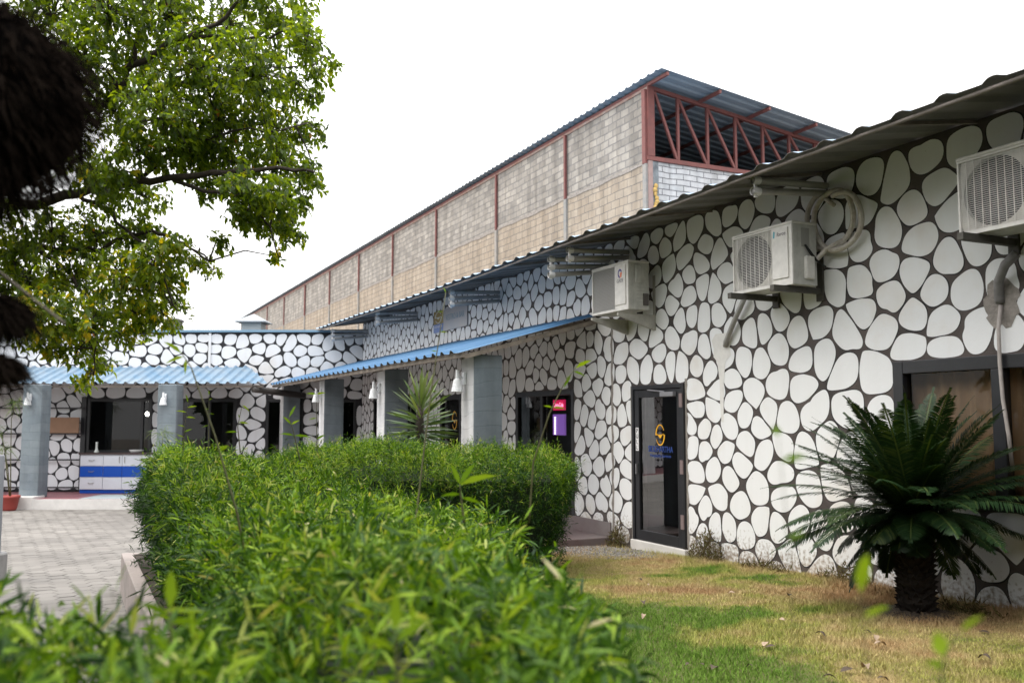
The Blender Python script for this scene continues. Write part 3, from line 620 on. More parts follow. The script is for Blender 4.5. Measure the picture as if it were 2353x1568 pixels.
# ---- air conditioners
def ac_unit(s0, z0, label, kind):
    Wd, H, D0, D1 = .94, .665, .17, .50
    e = thing('air_conditioner', label, 'air conditioner', W(s0, 0, z0), ROT, 'outdoor air conditioner units on the wall')
    mb = MB(); mb.box(0, Wd, D0, D1 - .07, .0, H - .03); mb.box(0, .29, D1 - .07, D1 - .012, 0, H - .03); mb.box(.93, Wd, D1 - .07, D1 - .012, 0, H - .03); mb.box(.29, .93, D1 - .07, D1 - .012, 0, .04); mb.build('casing', ACS, e, bevel=.02)
    MB().box(-.008, Wd + .008, D0 - .005, D1 + .008, H - .029, H).build('lid', ACW, e, bevel=.008)
    # front plate with an opening for the grille: larger s = image left
    ox0, ox1 = (.30, .925) if kind != 'mesh' else (.33, .915); oz0, oz1 = .032, H - .048
    mb = MB(); y0, y1 = D1 - .011, D1 + .006
    mb.box(0, ox0, y0, y1, .0, H - .031); mb.box(ox1, Wd, y0, y1, .0, H - .031); mb.box(ox0, ox1, y0, y1, 0, oz0); mb.box(ox0, ox1, y0, y1, oz1, H - .031)
    mb.build('face_plate', ACW, e)
    mb = MB(); mb.box(.05, ox0 - .012, y1, y1 + .012, .075, H - .06); mb.build('service_panel', ACW, e, bevel=.01)
    if kind == 'mesh':
        MB().box(ox0, ox1, y0 - .003, y0 + .002, oz0, oz1).build('fan_grille', ACGREY, e)
        mb = MB()
        for i in range(1, 30): z = oz0 + (oz1 - oz0) * i / 30; mb.box(ox0, ox1, y0 + .003, y0 + .008, z - .003, z + .003)
        for i in range(1, 22): x = ox0 + (ox1 - ox0) * i / 22; mb.box(x - .003, x + .003, y0 + .008, y0 + .012, oz0, oz1)
        mb.build('mesh_wires', M('wire_grey', (.42, .41, .40), .6), e)
    else:
        cx, cz, rad = (ox0 + ox1) / 2, (oz0 + oz1) / 2, .284; mb = MB(); k = 48
        # plate with a round hole, dark fan chamber behind it
        for i in range(k):
            a0, a1 = 2 * math.pi * i / k, 2 * math.pi * (i + 1) / k
            def sq(a):
                c, s = math.cos(a), math.sin(a); hx, hz = (ox1 - ox0) / 2, (oz1 - oz0) / 2; m_ = min(hx / abs(c) if abs(c) > 1e-6 else 9, hz / abs(s) if abs(s) > 1e-6 else 9); return cx + c * m_, cz + s * m_
            p, q = sq(a0), sq(a1); r0, r1 = (cx + rad * math.cos(a0), cz + rad * math.sin(a0)), (cx + rad * math.cos(a1), cz + rad * math.sin(a1))
            mb.quad((p[0], y0, p[1]), (r0[0], y0, r0[1]), (r1[0], y0, r1[1]), (q[0], y0, q[1]))
        mb.build('fan_shroud', ACW, e)
        mb = MB(); mb.add([(cx + rad * math.cos(2 * math.pi * i / k), y0 - .045, cz + rad * 1.0 * math.sin(2 * math.pi * i / k)) for i in range(k)], [tuple(range(k))[::-1]])
        mb.build('fan_chamber', ACDARK, e)
        mb = MB()
        for b_ in range(3):
            a = b_ * 2.094 + .5
            pts = [(cx + r * math.cos(a + da), y0 - .030 + .006 * (da > 0), cz + r * math.sin(a + da)) for r, da in ((.05, -.4), (.24, -.18), (.25, .35), (.05, .5))]
            mb.add(pts, [(0, 1, 2, 3)])
        mb.tube([(cx, y0 - .04, cz), (cx, y0 - .018, cz)], .05, 14); mb.build('fan', M('fan_grey', (.045, .047, .055), .5), e)
        mb = MB()
        for i in range(1, 34): z = oz0 + (oz1 - oz0) * i / 34; mb.box(ox0, ox1, y0 + .006, y0 + .012, z - .0022, z + .0022)
        for i in range(1, 9): x = ox0 + (ox1 - ox0) * i / 9; mb.box(x - .003, x + .003, y0 + .0122, y0 + .016, oz0, oz1)
        mb.build('fan_grille', ACW, e)
    # side details facing the camera (low s side, x = 0)
    mb = MB(); mb.box(-.05, -.001, .24, .36, .06, .30) if kind == 'fan' else mb.box(-.035, -.001, .30, .40, .36, .60)
    mb.build('valve_cover', ACW if kind == 'fan' else ACS, e, bevel=.014)
    if kind == 'fan':
        MB().box(-.003, -.0005, .27, .38, .40, .60).build('handle_recess', M('recess_grey', (.30, .30, .28), .6), e)
        mb = MB(); mb.tube([(-.01, .34, .42), (-.03, .30, .34), (-.04, .24, .27), (-.06, .17, .22), (-.05, .1, .2)], .009, 6); mb.tube([(-.01, .33, .42), (-.02, .28, .36), (-.035, .21, .27), (-.04, .13, .21)], .007, 6); mb.build('cable', WIRE, e)
    else:
        mb = MB(); mb.box(-.02, -.001, .19, .27, .06, .22); mb.build('valve', M('valve_dark', (.10, .09, .085), .6), e)
        mb = MB()
        for i in range(5): mb.box(-.003, -.0005, .24, .37, .10 + i * .05, .105 + i * .05)
        mb.build('louvre', M('recess_grey2', (.35, .35, .33), .6), e)
    # brackets
    bm = M('bracket_metal', (.075, .07, .06), .7, var=.4, vscale=8) if kind != 'mesh' else M('bracket_white', (.44, .43, .39), .7, var=.25, vscale=8)
    for x in (.12, .80):
        mb = MB()
        if kind == 'mesh':
            hh = .26; mb.add([(x - .02, .012, -.045), (x - .02, .60, -.045), (x - .02, .60, -.08), (x - .02, .012, -hh), (x + .02, .012, -.045), (x + .02, .60, -.045), (x + .02, .60, -.08), (x + .02, .012, -hh)],
                             [(0, 1, 2, 3), (7, 6, 5, 4), (0, 4, 5, 1), (1, 5, 6, 2), (2, 6, 7, 3), (3, 7, 4, 0)])
            mb.box(x - .03, x + .03, .004, .011, -hh, .5)
        else:
            mb.box(x - .03, x + .03, .03, .68, -.065, -.004); mb.box(x - .05, x + .05, .004, .029, -.14, .36)
        mb.build('bracket', bm, e, bevel=.003)
    return e
LOGO_T = M('teal_print', (.10, .36, .45), .5); LOGO_K = M('grey_print', (.14, .12, .15), .5); LOGO_P = M('navy_print', (.05, .04, .22), .5); LOGO_O = M('orange_print', (.75, .16, .05), .5)
a1 = ac_unit(-6.06, 3.25, 'air conditioner cut by the right edge of the photo, wide round fan grille', 'fan')
a2 = ac_unit(-3.15, 3.12, 'air conditioner with round fan grille beside the coiled white hose', 'fan')
text('force', .062, LOGO_K, a2, (.145, .5195, .545), 'brand_lettering', shear=.15)
mb = MB(); mb.add([(.268, .519, .515), (.243, .519, .515), (.235, .519, .58), (.26, .519, .59)], [(0, 1, 2, 3)]); mb.build('emblem', LOGO_T, a2)
a3 = ac_unit(-.06, 3.20, 'air conditioner with grey mesh front and a round blue and orange logo', 'mesh')
text('GREE', .07, LOGO_K, a3, (.18, .5195, .40), 'brand_lettering', shear=.15)
mb = MB(); k = 20
for i in range(k):
    t0, t1 = R(20) + R(250) * i / k, R(20) + R(250) * (i + 1) / k
    for (ra, rb) in ((.035, .062),):
        mb.quad(*[(.18 - r * .85 * math.cos(t), .5190, .50 + r * math.sin(t)) for r, t in ((rb, t0), (rb, t1), (ra, t1), (ra, t0))])
mb.build('emblem', LOGO_P, a3)
mb = MB(); mb.quad(*[(.18 - x, .5190, .50 + z) for x, z in ((.005, .012), (.052, .012), (.040, -.05), (.004, -.062))]); mb.build('emblem_orange', LOGO_O, a3)
# coiled hose beside the second unit
hose = MB(); pts = []
INS = M('wrapped_hose', (.62, .585, .54), .85, col2=(.46, .41, .36), vscale=14, bump=.6, bscale=45)
for i in range(73):
    t = i / 72 * 4 * math.pi + 1.9; k = i / 72; k = k * k * (3 - 2 * k)
    pts.append((.02 - .21 * k - .30 * math.cos(t), .05 + .05 * k + .012 * math.sin(t * 3), .03 - .07 * k + (.32 - .02 * k) * math.sin(t)))
hose.tube(pts, .028, 10); last = pts[-1]
hose.tube([(.12, .05, .32), (.0, .06, .22), (-.1, .08, .15)][::-1], .024, 8)
hose.tube([pts[20], (-.02, .12, -.30), (.10, .17, -.42), (.16, .22, -.47)], .027, 8)
coil = hose.build('coiled_hose', INS, smooth=True); coil.location = W(-3.22, 0, 3.80); coil.rotation_euler = (0, 0, ROT)
tag(coil, 'wrapped pale hose coiled in two loops on the cobble-painted wall', 'hose')

# ---- sign on the upper wall
sg = thing('restaurant_sign', 'gold and grey rectangular sign high on the wall above the blue awning', 'sign', W(7.5, 0, 3.88), ROT)
MB().box(-.92, .38, .012, .034, -.26, .21).build('grey_panel', M('sign_grey', (.36, .38, .43), .35, col2=(.46, .42, .40), vscale=1.6), sg)
MB().box(.385, .95, .012, .036, -.08, .20).build('gold_panel', M('sign_gold', (.30, .20, .04), .45, var=.25, vscale=3), sg)
MB().box(.385, .95, .012, .036, -.26, -.082).build('blue_panel', M('sign_blue', (.12, .20, .46), .45), sg)
s_logo(sg, .67, .0375, .06, .36, .24, M('sign_silver', (.62, .62, .58), .4))
text('SIDDHARTHA', .075, M('sign_white2', (.7, .7, .75), .5), sg, (.67, .0375, -.14), sx=1.0)
text('RESTRO & BAR', .17, M('sign_teal', (.17, .28, .36), .5), sg, (-.27, .0355, 0), 'sign_lettering', sx=.9)

# ---- lamps on the pillars
def lamp(loc, rz, label):
    e = thing('wall_lamp', label, 'wall lamp', loc, rz, 'white cone lamps on the porch pillars'); e.scale = (.82,) * 3
    LW = LAMPW
    MB().box(-.05, .05, .0, .05, -.02, .20).build('back_plate', LW, e, bevel=.01)
    MB().tube([(0, .05, .10), (0, .13, .13), (0, .15, .16)], .018, 8).build('arm', LW, e, smooth=True)
    pr = [(.0, .24), (.030, .24), (.034, .10), (.036, .078)]
    z = .07
    for i in range(9):
        r = .066 + .038 * i / 8; pr += [(r, z), (r + .006, z - .012), (r + .001, z - .022)]; z -= .024
    pr += [(.098, z), (.0, z + .03)]
    MB().lathe(pr, (0, .15, 0), 20).build('lamp_shade', LW, e)
    return e
LAMPW = M('lamp_white', (.72, .74, .76), .45)
lamp(W(1.98, 2.0, 2.25), ROT, 'cone lamp on the nearest pillar, right of the yucca')
lamp(W(6.05, 2.0, 2.24), ROT, 'cone lamp on the pillar just left of the yucca')
lamp(W(10.45, 2.0, 2.25), ROT, 'cone lamp on the third pillar of the right-hand porch')

# ================================================================== the far wing
FY = 25.0; FX0 = -4.1
def FW(a, d, z): return Vector((FX0 - a, FY - d, z))       # a runs to the left
far = thing('far_wing_building', 'low far wing with white cobble paint and blue cap, facing the camera on the left', 'building', (FX0, FY, 0), math.pi)
fwin1 = (5.72, 7.48, .84, 2.31); fwin2 = (3.42, 5.12, .62, 2.30); fdoor = (1.6, 2.6, -.2, 2.28); fwl = (12.5, 14.6, .4, 2.3); fwl2 = (16.5, 18.6, .4, 2.3)
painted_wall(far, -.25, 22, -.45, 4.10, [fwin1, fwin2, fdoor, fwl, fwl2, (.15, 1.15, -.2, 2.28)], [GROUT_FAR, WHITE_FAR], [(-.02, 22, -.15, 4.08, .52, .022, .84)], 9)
mb = MB(); mb.box(-.3, 22, -.25, .06, 4.125, 4.19); mb.build('roof_cap', M('blue_cap', (.17, .30, .42), .5, var=.15, vscale=1), far)
mb = MB(); mb.box(-.2, 22, -6, -.26, 3.9, 4.0); mb.box(-.2, 22, -3.0, -2.9, -.2, 3.9); mb.box(-.2, 22, -2.9, -.24, -.22, -.19); mb.box(-.2, -.15, -2.9, -.3, -.2, 3.9); mb.box(21.9, 22, -2.9, -.3, -.2, 3.9)
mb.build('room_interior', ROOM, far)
for wnd, mu in ((fwin1, [5.98]), (fwin2, [4.15]), (fwl, [13.5]), (fwl2, [17.5])): window(far, *wnd, mu, .08, glass=GLASS_D)
window(far, *fdoor, [2.1], .07, glass=GLASS_D, name='glass_door'); window(far, .15, 1.15, -.2, 2.28, [], .07, glass=GLASS_D, name='glass_door')
mb = MB(); mb.box(7.49, 7.62, -.05, .05, -.2, 2.36); mb.build('black_post', BLACKFRAME, far)
mb = MB(); mb.box(-.2, 22, .004, 2.3, -.5, -.206); mb.build('porch_floor', TILE_R, far)
mb = MB(); mb.box(-.2, 22, 2.301, 2.36, -.5, -.204); mb.build('porch_kerb', TILE_W, far)
mb = MB(); mb.box(4.1, 6.6, .9, 2.2, -.2055, -.2015); mb.build('grey_tile', M('grey_tile', (.36, .42, .43), .4), far)
for a in (7.93, 4.55, 15.6, 19.1):
    mb = MB(); mb.box(a - .24, a + .24, 1.55, 2.03, -.2, 2.62); mb.build('pillar', PILLAR_G, far, bevel=.02)
    MB().box(a - .3, a + .3, 1.8, 2.37, -.49, -.15).build('pillar_base', TILE_W, far, bevel=.01)
mb = MB(); mb.box(11.05, 12.35, 1.55, 2.03, -.2, 2.62); mb.build('pillar', PILLAR_LIT, far, bevel=.02)  # unseen pillar made wide and pale to reflect as a light band in the door
def far_skew(s):                        # the sheet is trimmed along the valley against the other awning
    return (0, 1) if s > 3.1 else (0, max(.02, min(1, (s - 2.15) / .95)))
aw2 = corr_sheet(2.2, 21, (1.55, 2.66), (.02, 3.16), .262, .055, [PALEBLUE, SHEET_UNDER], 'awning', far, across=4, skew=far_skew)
mb = MB(); mb.box(2.3, 21, 1.40, 1.46, 2.56, 2.625); mb.build('eave_beam', STEEL_DIRTY, aw2)
mb = MB(); mb.tube([(1.5, .3, 2.38), (2.4, 1.3, 2.5), (2.55, 1.5, 2.52)], .085, 14); mb.build('gutter_pipe', M('dark_pipe', (.06, .055, .05), .5), far, smooth=True)
mb = MB(); mb.box(4.15, 4.22, .006, .03, 3.1, 4.1); mb.build('downpipe', WHITE_FAR, far)
lamp(FW(7.98, 2.03, 2.22), math.pi, 'cone lamp on the leftmost blue-grey pillar above the red pot')
lamp(FW(4.6, 2.03, 2.22), math.pi, 'cone lamp on the blue-grey pillar right of the blue and white cabinet')
# trellis, cardboard, cabinet and things on it
tr = thing('metal_trellis', 'black bar trellis leaning before the far wall left of the cabinet', 'trellis', FW(8.5, .12, 0), math.pi)
for z in (2.05, 1.36, .66, -.08): MB().box(-.95, 2.6, -.012, .012, z - .02, z + .02).build('rail', BLACKFRAME, tr)
for x in (.12, 2.2): MB().box(x - .02, x + .02, -.035, -.0125, -.2, 2.06).build('upright', BLACKFRAME, tr)
cb = MB().box(-.42, .42, 0, .05, .0, .42).build('cardboard_panel', M('cardboard', (.30, .185, .12), .9, var=.15, vscale=3)); cb.location = FW(8.02, .16, 1.38); cb.rotation_euler = (0, 0, math.pi)
tag(cb, 'brown cardboard panel resting on the trellis of the far wall', 'panel')
cab = thing('storage_cabinet', 'white and blue cabinet with drawers under the far window', 'cabinet', FW(7.36, 0, -.2), math.pi)
CW = M('cabinet_white', (.62, .64, .70), .35, var=.08, vscale=3); CB = M('cabinet_blue', (.008, .07, .40), .5, spec=.25); CT = M('cabinet_top', (.06, .035, .035), .4); HN = M('steel_handle', (.30, .28, .26), .35, metal=.7)
cw = .62; ZR = [(.10, .42, CW), (.425, .71, CB), (.715, 1.0, CW)]
MB().box(-2.2, 0, .05, .52, .0, .099).build('plinth', CB, cab)
MB().box(-2.2, 0, .02, .54, .0995, 1.02).build('carcass', CW, cab)
MB().box(-2.25, .03, .0, .60, 1.0205, 1.06).build('counter_top', CT, cab)
for z0, z1, m_ in ZR:
    dr = MB().box(-cw + .008, -.008, .5405, .565, z0 + .006, z1 - .004).build('drawer', m_, cab, bevel=.004)
    zc = (z0 + z1) / 2 + .02; MB().tube([(-cw / 2 - .07, .566, zc), (-cw / 2 - .06, .59, zc - .02), (-cw / 2 + .06, .59, zc - .02), (-cw / 2 + .07, .566, zc)], .008, 6).build('handle', HN, dr)
for i in range(3):
    x1 = -cw - i * .5; mb = MB()
    for k, (z0, z1, m_) in enumerate(ZR):
        mb.cur = 0 if m_ is CW else 1; mb.box(x1 - .5 + .006, x1 - .006, .5405, .565, z0 + .002, z1 - .002)
    dr = mb.build('cabinet_door', [CW, CB], cab); hx = x1 - .43 if i % 2 == 0 else x1 - .07
    MB().tube([(hx, .566, .80), (hx, .59, .82), (hx, .59, .94), (hx, .566, .96)], .008, 6).build('handle', HN, dr)
vz = MB(); vz.lathe([(0, 0), (.065, 0), (.07, .02), (.045, .06), (.03, .1), (.03, .25), (.036, .28), (0, .28)], n=18)
o = vz.build('vase', M('white_ceramic', (.66, .70, .68), .3), smooth=True); o.location = FW(7.05, .3, .862); tag(o, 'small white bottle-shaped vase on the cabinet', 'vase')
vz = MB(); vz.lathe([(0, 0), (.14, 0), (.19, .07), (.18, .075), (.13, .02), (0, .02)], n=20)
o = vz.build('tray', M('white_plastic', (.66, .66, .66), .4), smooth=True); o.location = FW(5.98, .3, .862); tag(o, 'shallow white dish on the cabinet', 'dish')
bl = thing('light_bulb', 'lit white bulb glowing behind the far window', 'light bulb', FW(6.32, -1.2, 1.9), math.pi)
MB().lathe([(0, -.06), (.03, -.05), (.05, -.01), (.05, .02), (.025, .06), (.0, .06)], n=14).build('globe', emit('bulb_glow', (1, .95, .85), 18), bl, smooth=True)
MB().tube([(0, 0, .06), (0, 0, 1.99)], .006, 5).build('flex', WIRE, bl)

# red and purple lit signs behind the porch window
e = thing('red_lit_sign', 'small red lit sign hanging behind the porch window', 'sign', W(2.9, -.075, 1.97), ROT)
MB().box(-.19, .19, 0, .03, -.085, .085).build('light_box', emit('red_glow', (.48, .010, .07), .8), e)
text('Coca-Cola', .10, emit('pink_glow', (1, .35, .55), 1.6), e, (0, .032, .0), sx=.75)
e = thing('purple_lit_board', 'purple lit menu board hanging under the red sign', 'menu board', W(2.9, -.075, 1.65), ROT)
MB().box(-.20, .20, 0, .03, -.17, .17).build('board', emit('purple_glow', (.22, .10, .40), .55), e)
mb = MB()
for i in range(9): mb.box(.09, .145, .031, .034, -.155 + i * .033, -.141 + i * .033)
mb.build('light_strip', emit('violet_white', (.9, .8, 1), 2.5), e)

# ================================================================== warehouse behind
WD = -6.72
wh = thing('warehouse', 'tall concrete-block warehouse with red steel trusses behind the low buildings', 'warehouse', O, ROT)
BLK = blockwork('grey_blocks', (.255, .24, .22), (.40, .375, .34), (.235, .228, .222), .44, .215, .020, .9, dark=.74, hscale=1)
TAN = blockwork('tan_blocks', (.33, .275, .215), (.39, .335, .27), (.17, .16, .15), .43, .235, .012, .7, dark=.82, hscale=.8)
WBR = blockwork('white_painted_blocks', (.50, .53, .56), (.56, .58, .61), (.18, .19, .21), .47, .16, .014, .7, dark=.86, hscale=1.4)
S1 = 76.0
mb = MB(); mb.quad((S1, WD, 8.72), (10.0, WD, 8.72), (10.0, WD, 10.80), (S1, WD, 10.9)); mb.build('grey_block_wall', BLK, wh)
mb = MB(); mb.quad((S1, WD + .02, -.5), (10.0, WD + .02, -.5), (10.0, WD + .02, 8.70), (S1, WD + .02, 8.70)); mb.quad((S1, WD + .02, 8.70), (10.0, WD + .02, 8.70), (10, WD - .0, 8.72), (S1, WD - .0, 8.72)); mb.build('tan_block_wall', TAN, wh)
mb = MB(); 
for i in range(150):                    # smeared mortar ledge between the two kinds of blocks
    a, b = 10 + i * .44, 10 + (i + 1) * .44; f1, f2 = (.018 * math.sin(i * 1.9) + .014 * math.sin(i * .7) for i in (i, i + 1))
    mb.quad((b, WD + .035, 8.64 + f2), (a, WD + .035, 8.64 + f1), (a, WD + .03, 8.74 - f1 * .3), (b, WD + .03, 8.74 - f2 * .3))
mb.build('mortar_ledge', CEMENT, wh)
mb = MB(); mb.box(9.97, S1, WD + .003, WD + .03, 10.72, 10.80); mb.build('wall_plate', M('red_brown_edge', (.30, .15, .11), .8, col2=(.36, .30, .27), vscale=3), wh)
post_s = [10.06, 14.5, 19.72, 25.86, 31.73, 37.53, 43.73, 50.2, 56.8, 63.2, 69.8]
for i, s in enumerate(post_s):
    wdt = .085; big = i == 0 or i == 7
    mb = MB(); mb.box(s - wdt * (.9 if big else .5), s + wdt * (.9 if big else .5), WD + .031, WD + .10, 8.66, 10.72); mb.build('post', REDOX, wh)
    mb = MB(); mb.box(s - .08, s + .08, WD + .021, WD + .09, -.5, 8.655); mb.build('concrete_post', M('grey_green_post', (.22, .23, .23), .8, col2=(.33, .30, .27), vscale=4), wh)
# gable end
mb = MB(); mb.quad((10.0, WD - .32, -.5), (10.0, -24, -.5), (10.0, -24, 8.74), (10.0, WD - .32, 8.74)); mb.build('gable_wall', WBR, wh)
mb = MB(); mb.box(9.97, 10.2, WD - .32, WD - .12, -.5, 8.74); mb.build('corner_column', M('dark_cement', (.12, .135, .15), .9, col2=(.24, .27, .29), vscale=4), wh)
mb = MB(); mb.box(9.94, 10.1, WD - .115, WD + .02, -.5, 8.735); mb.build('corner_post', M('pinkish_steel', (.36, .25, .23), .7, var=.2, vscale=4), wh)
def ztop(d): return 10.79 + (d - WD) * .124
tru = MB(); tru.box(9.93, 10.06, -24, WD + .06, 8.745, 8.86); tru = tru.build('truss', REDOX, wh)
MB().bar((9.99, WD - .05, ztop(WD - .05)), (9.99, -24, ztop(-24)), .10).build('chord', REDOX, tru)
MB().box(9.92, 10.07, WD - .18, WD + .029, 8.865, 10.80).build('end_post', REDOX, tru)
dv = [-7.72, -8.73, -9.72, -10.72, -11.72, -12.72, -13.7, -14.7, -15.7]; prev = WD - .2
for d_ in dv:
    MB().bar((10.0, d_, 8.865), (10.0, d_, ztop(d_) - .05), .075).build('strut', REDOX, tru)
    MB().bar((9.985, prev - .02, ztop(prev) - .08), (9.985, d_ + .06, 8.88), .07).build('diagonal', REDOX, tru); prev = d_
wroof = corr_sheet(9.0, S1 + .5, (-24.0, ztop(-24) + .10), (WD + .22, ztop(WD) + .155), .36, .05, [M('grey_blue_sheet', (.16, .20, .25), .5), M('blue_grey_underside', (.19, .245, .30), .5, col2=(.24, .30, .36), vscale=.8)], 'roof', wh, across=2)
mb = MB()
for i, d_ in enumerate(np.arange(WD - .0, -23, -1.72)): MB().box(9.02, S1, d_ - .035, d_ + .035, ztop(d_) - .0 , ztop(d_) + .085).build('purlin', REDOX, wroof)
mb = MB(); mb.box(10.3, S1, -23.9, -23.8, -.5, 8.6); mb.box(S1, S1 + .1, -24, WD, -.5, 10.5); mb.box(10.2, S1, -24, WD - .1, 6.9, 7.0); mb.build('interior_shell', M('dark_inside', (.05, .055, .06), .9), wh)
mb = MB()
for i in range(8):
    for y_, z_ in ((WD - 2, 10.4), (-16, 9.4)): MB().bar((14.5 + i * 6, y_, 7), (14.5 + i * 6, y_, z_), .12).build('column', REDOX, wh)
mb = MB(); 
for i in range(9):
    a = i * .11; x = WD - .21 + .035 * math.sin(i * 1.3); mb.lathe([(0, -.08), (.06 + .02 * math.sin(i * 2.1), -.02), (.055, .05), (0, .09)], (9.95, x, 8.02 - a * .9 + .02 * math.cos(i)), 8)
mb.build('foam_blob', M('yellow_foam', (.62, .42, .14), .9, var=.3, vscale=20, bump=.8, bscale=20), wh, smooth=True)
# vent and chimney stub on the far wing roof
v = thing('roof_vent', 'small square metal vent with a hipped cap on the far roof', 'vent', (-7.35, 25.9, 4.0))
MB().box(-.27, .27, -.27, .27, 0, .50).build('vent_shaft', M('galvanised', (.36, .41, .44), .5, var=.1, vscale=3), v)
mb = MB(); mb.add([(-.42, -.42, .50), (.42, -.42, .50), (.42, .42, .50), (-.42, .42, .50), (0, 0, .74), (-.42, -.42, .47), (.42, -.42, .47), (.42, .42, .47), (-.42, .42, .47)],
                  [(0, 1, 4), (1, 2, 4), (2, 3, 4), (3, 0, 4), (8, 7, 6, 5), (0, 5, 6, 1), (1, 6, 7, 2), (2, 7, 8, 3), (3, 8, 5, 0)])
mb.build('vent_cap', M('galvanised_cap', (.30, .33, .36), .5), v)
mb = MB(); mb.box(-.19, .19, -.2, .2, 0, .62); mb.box(-.22, .22, -.23, .23, .54, .6)
o = mb.build('chimney', M('dark_metal', (.10, .10, .105), .6)); o.location = (-9.75, 26.2, 4.0); tag(o, 'dark square chimney stub half hidden behind the tree leaves', 'chimney')

# ================================================================== planter, hedges
PLC = M('planter_concrete', (.36, .31, .29), .9, col2=(.27, .24, .225), vscale=3, bump=.4, bscale=20)
sm_ = MB(); sm_.quad(W(2.55, 5.15, -.01), W(2.55, 6.37, -.01), W(-13, 6.37, -.01), W(-13, 5.15, -.01)); tag(sm_.build('planter_soil', M('dark_soil', (.045, .032, .022), .95, var=.5, vscale=8, bump=.8, bscale=30)), kind='structure')
pl = thing('planter_wall', 'low concrete retaining kerb around the hedge bed beside the paving', 'planter', O, ROT)
mb = MB(); mb.box(-13, 2.66, 6.36, 6.50, -.46, .02); mb.build('long_wall', PLC, pl, bevel=.012)
mb = MB(); mb.box(2.54, 2.66, .2, 6.36, -.46, .015); mb.build('end_wall', PLC, pl, bevel=.012)

def lance(p, d, side, L, wd, droop, n):
    """vertices of n lance-shaped leaves with a fold, bending down"""
    up = np.cross(side, d); V = np.empty((n, 6, 3)); dn = np.zeros((n, 3)); dn[:, 2] = -1
    Ln = L[:, None]; w_ = wd[:, None]; dr = droop[:, None]
    V[:, 0] = p
    a = p + d * Ln * .33 + dn * dr * Ln * .08; V[:, 1] = a + side * w_ * .5 + up * w_ * .12; V[:, 2] = a - side * w_ * .5 + up * w_ * .12
    a = p + d * Ln * .68 + dn * dr * Ln * .28; V[:, 3] = a + side * w_ * .36 + up * w_ * .08; V[:, 4] = a - side * w_ * .36 + up * w_ * .08
    V[:, 5] = p + d * Ln * .98 + dn * dr * Ln * .60
    return V
LF3 = np.array([(0, 2, 1)]); LF4 = np.array([(1, 2, 4, 3)]); LF3b = np.array([(3, 4, 5)])
def lance_faces(n):
    b = (np.arange(n) * 6)[:, None]; return [np.concatenate([b + LF3, b + LF3b]), b + LF4]
def unit(v): return v / (np.linalg.norm(v, axis=1, keepdims=True) + 1e-9)
def perp(d):
    r = RNG.normal(0, 1, d.shape); return unit(np.cross(d, r))
def pip(poly, x, y):
    c = np.zeros(len(x), bool); k = len(poly)
    for i in range(k):
        x0, y0 = poly[i]; x1, y1 = poly[(i + 1) % k]
        if y0 == y1: continue
        c ^= ((y0 > y) != (y1 > y)) & (x < (x1 - x0) * (y - y0) / (y1 - y0) + x0)
    return c
def bump2(x, y): return .045 * np.sin(2.3 * x + 1.1 * y) + .04 * np.sin(1.4 * x - 2.1 * y + 1) + .03 * np.sin(5.1 * x + 3.7 * y)
HLEAF = leafmat('bamboo_leaf', [(0, (.008, .030, .006)), (.42, (.036, .096, .007)), (.70, (.135, .25, .012)), (.95, (.29, .40, .03)), (1, (.42, .38, .22))], .5, .30, (1.6, 1.5, .4), spec=.22)
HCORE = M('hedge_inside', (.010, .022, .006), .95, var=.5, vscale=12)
HSTEM = M('bamboo_stem', (.085, .085, .03), .6, var=.3, vscale=9)
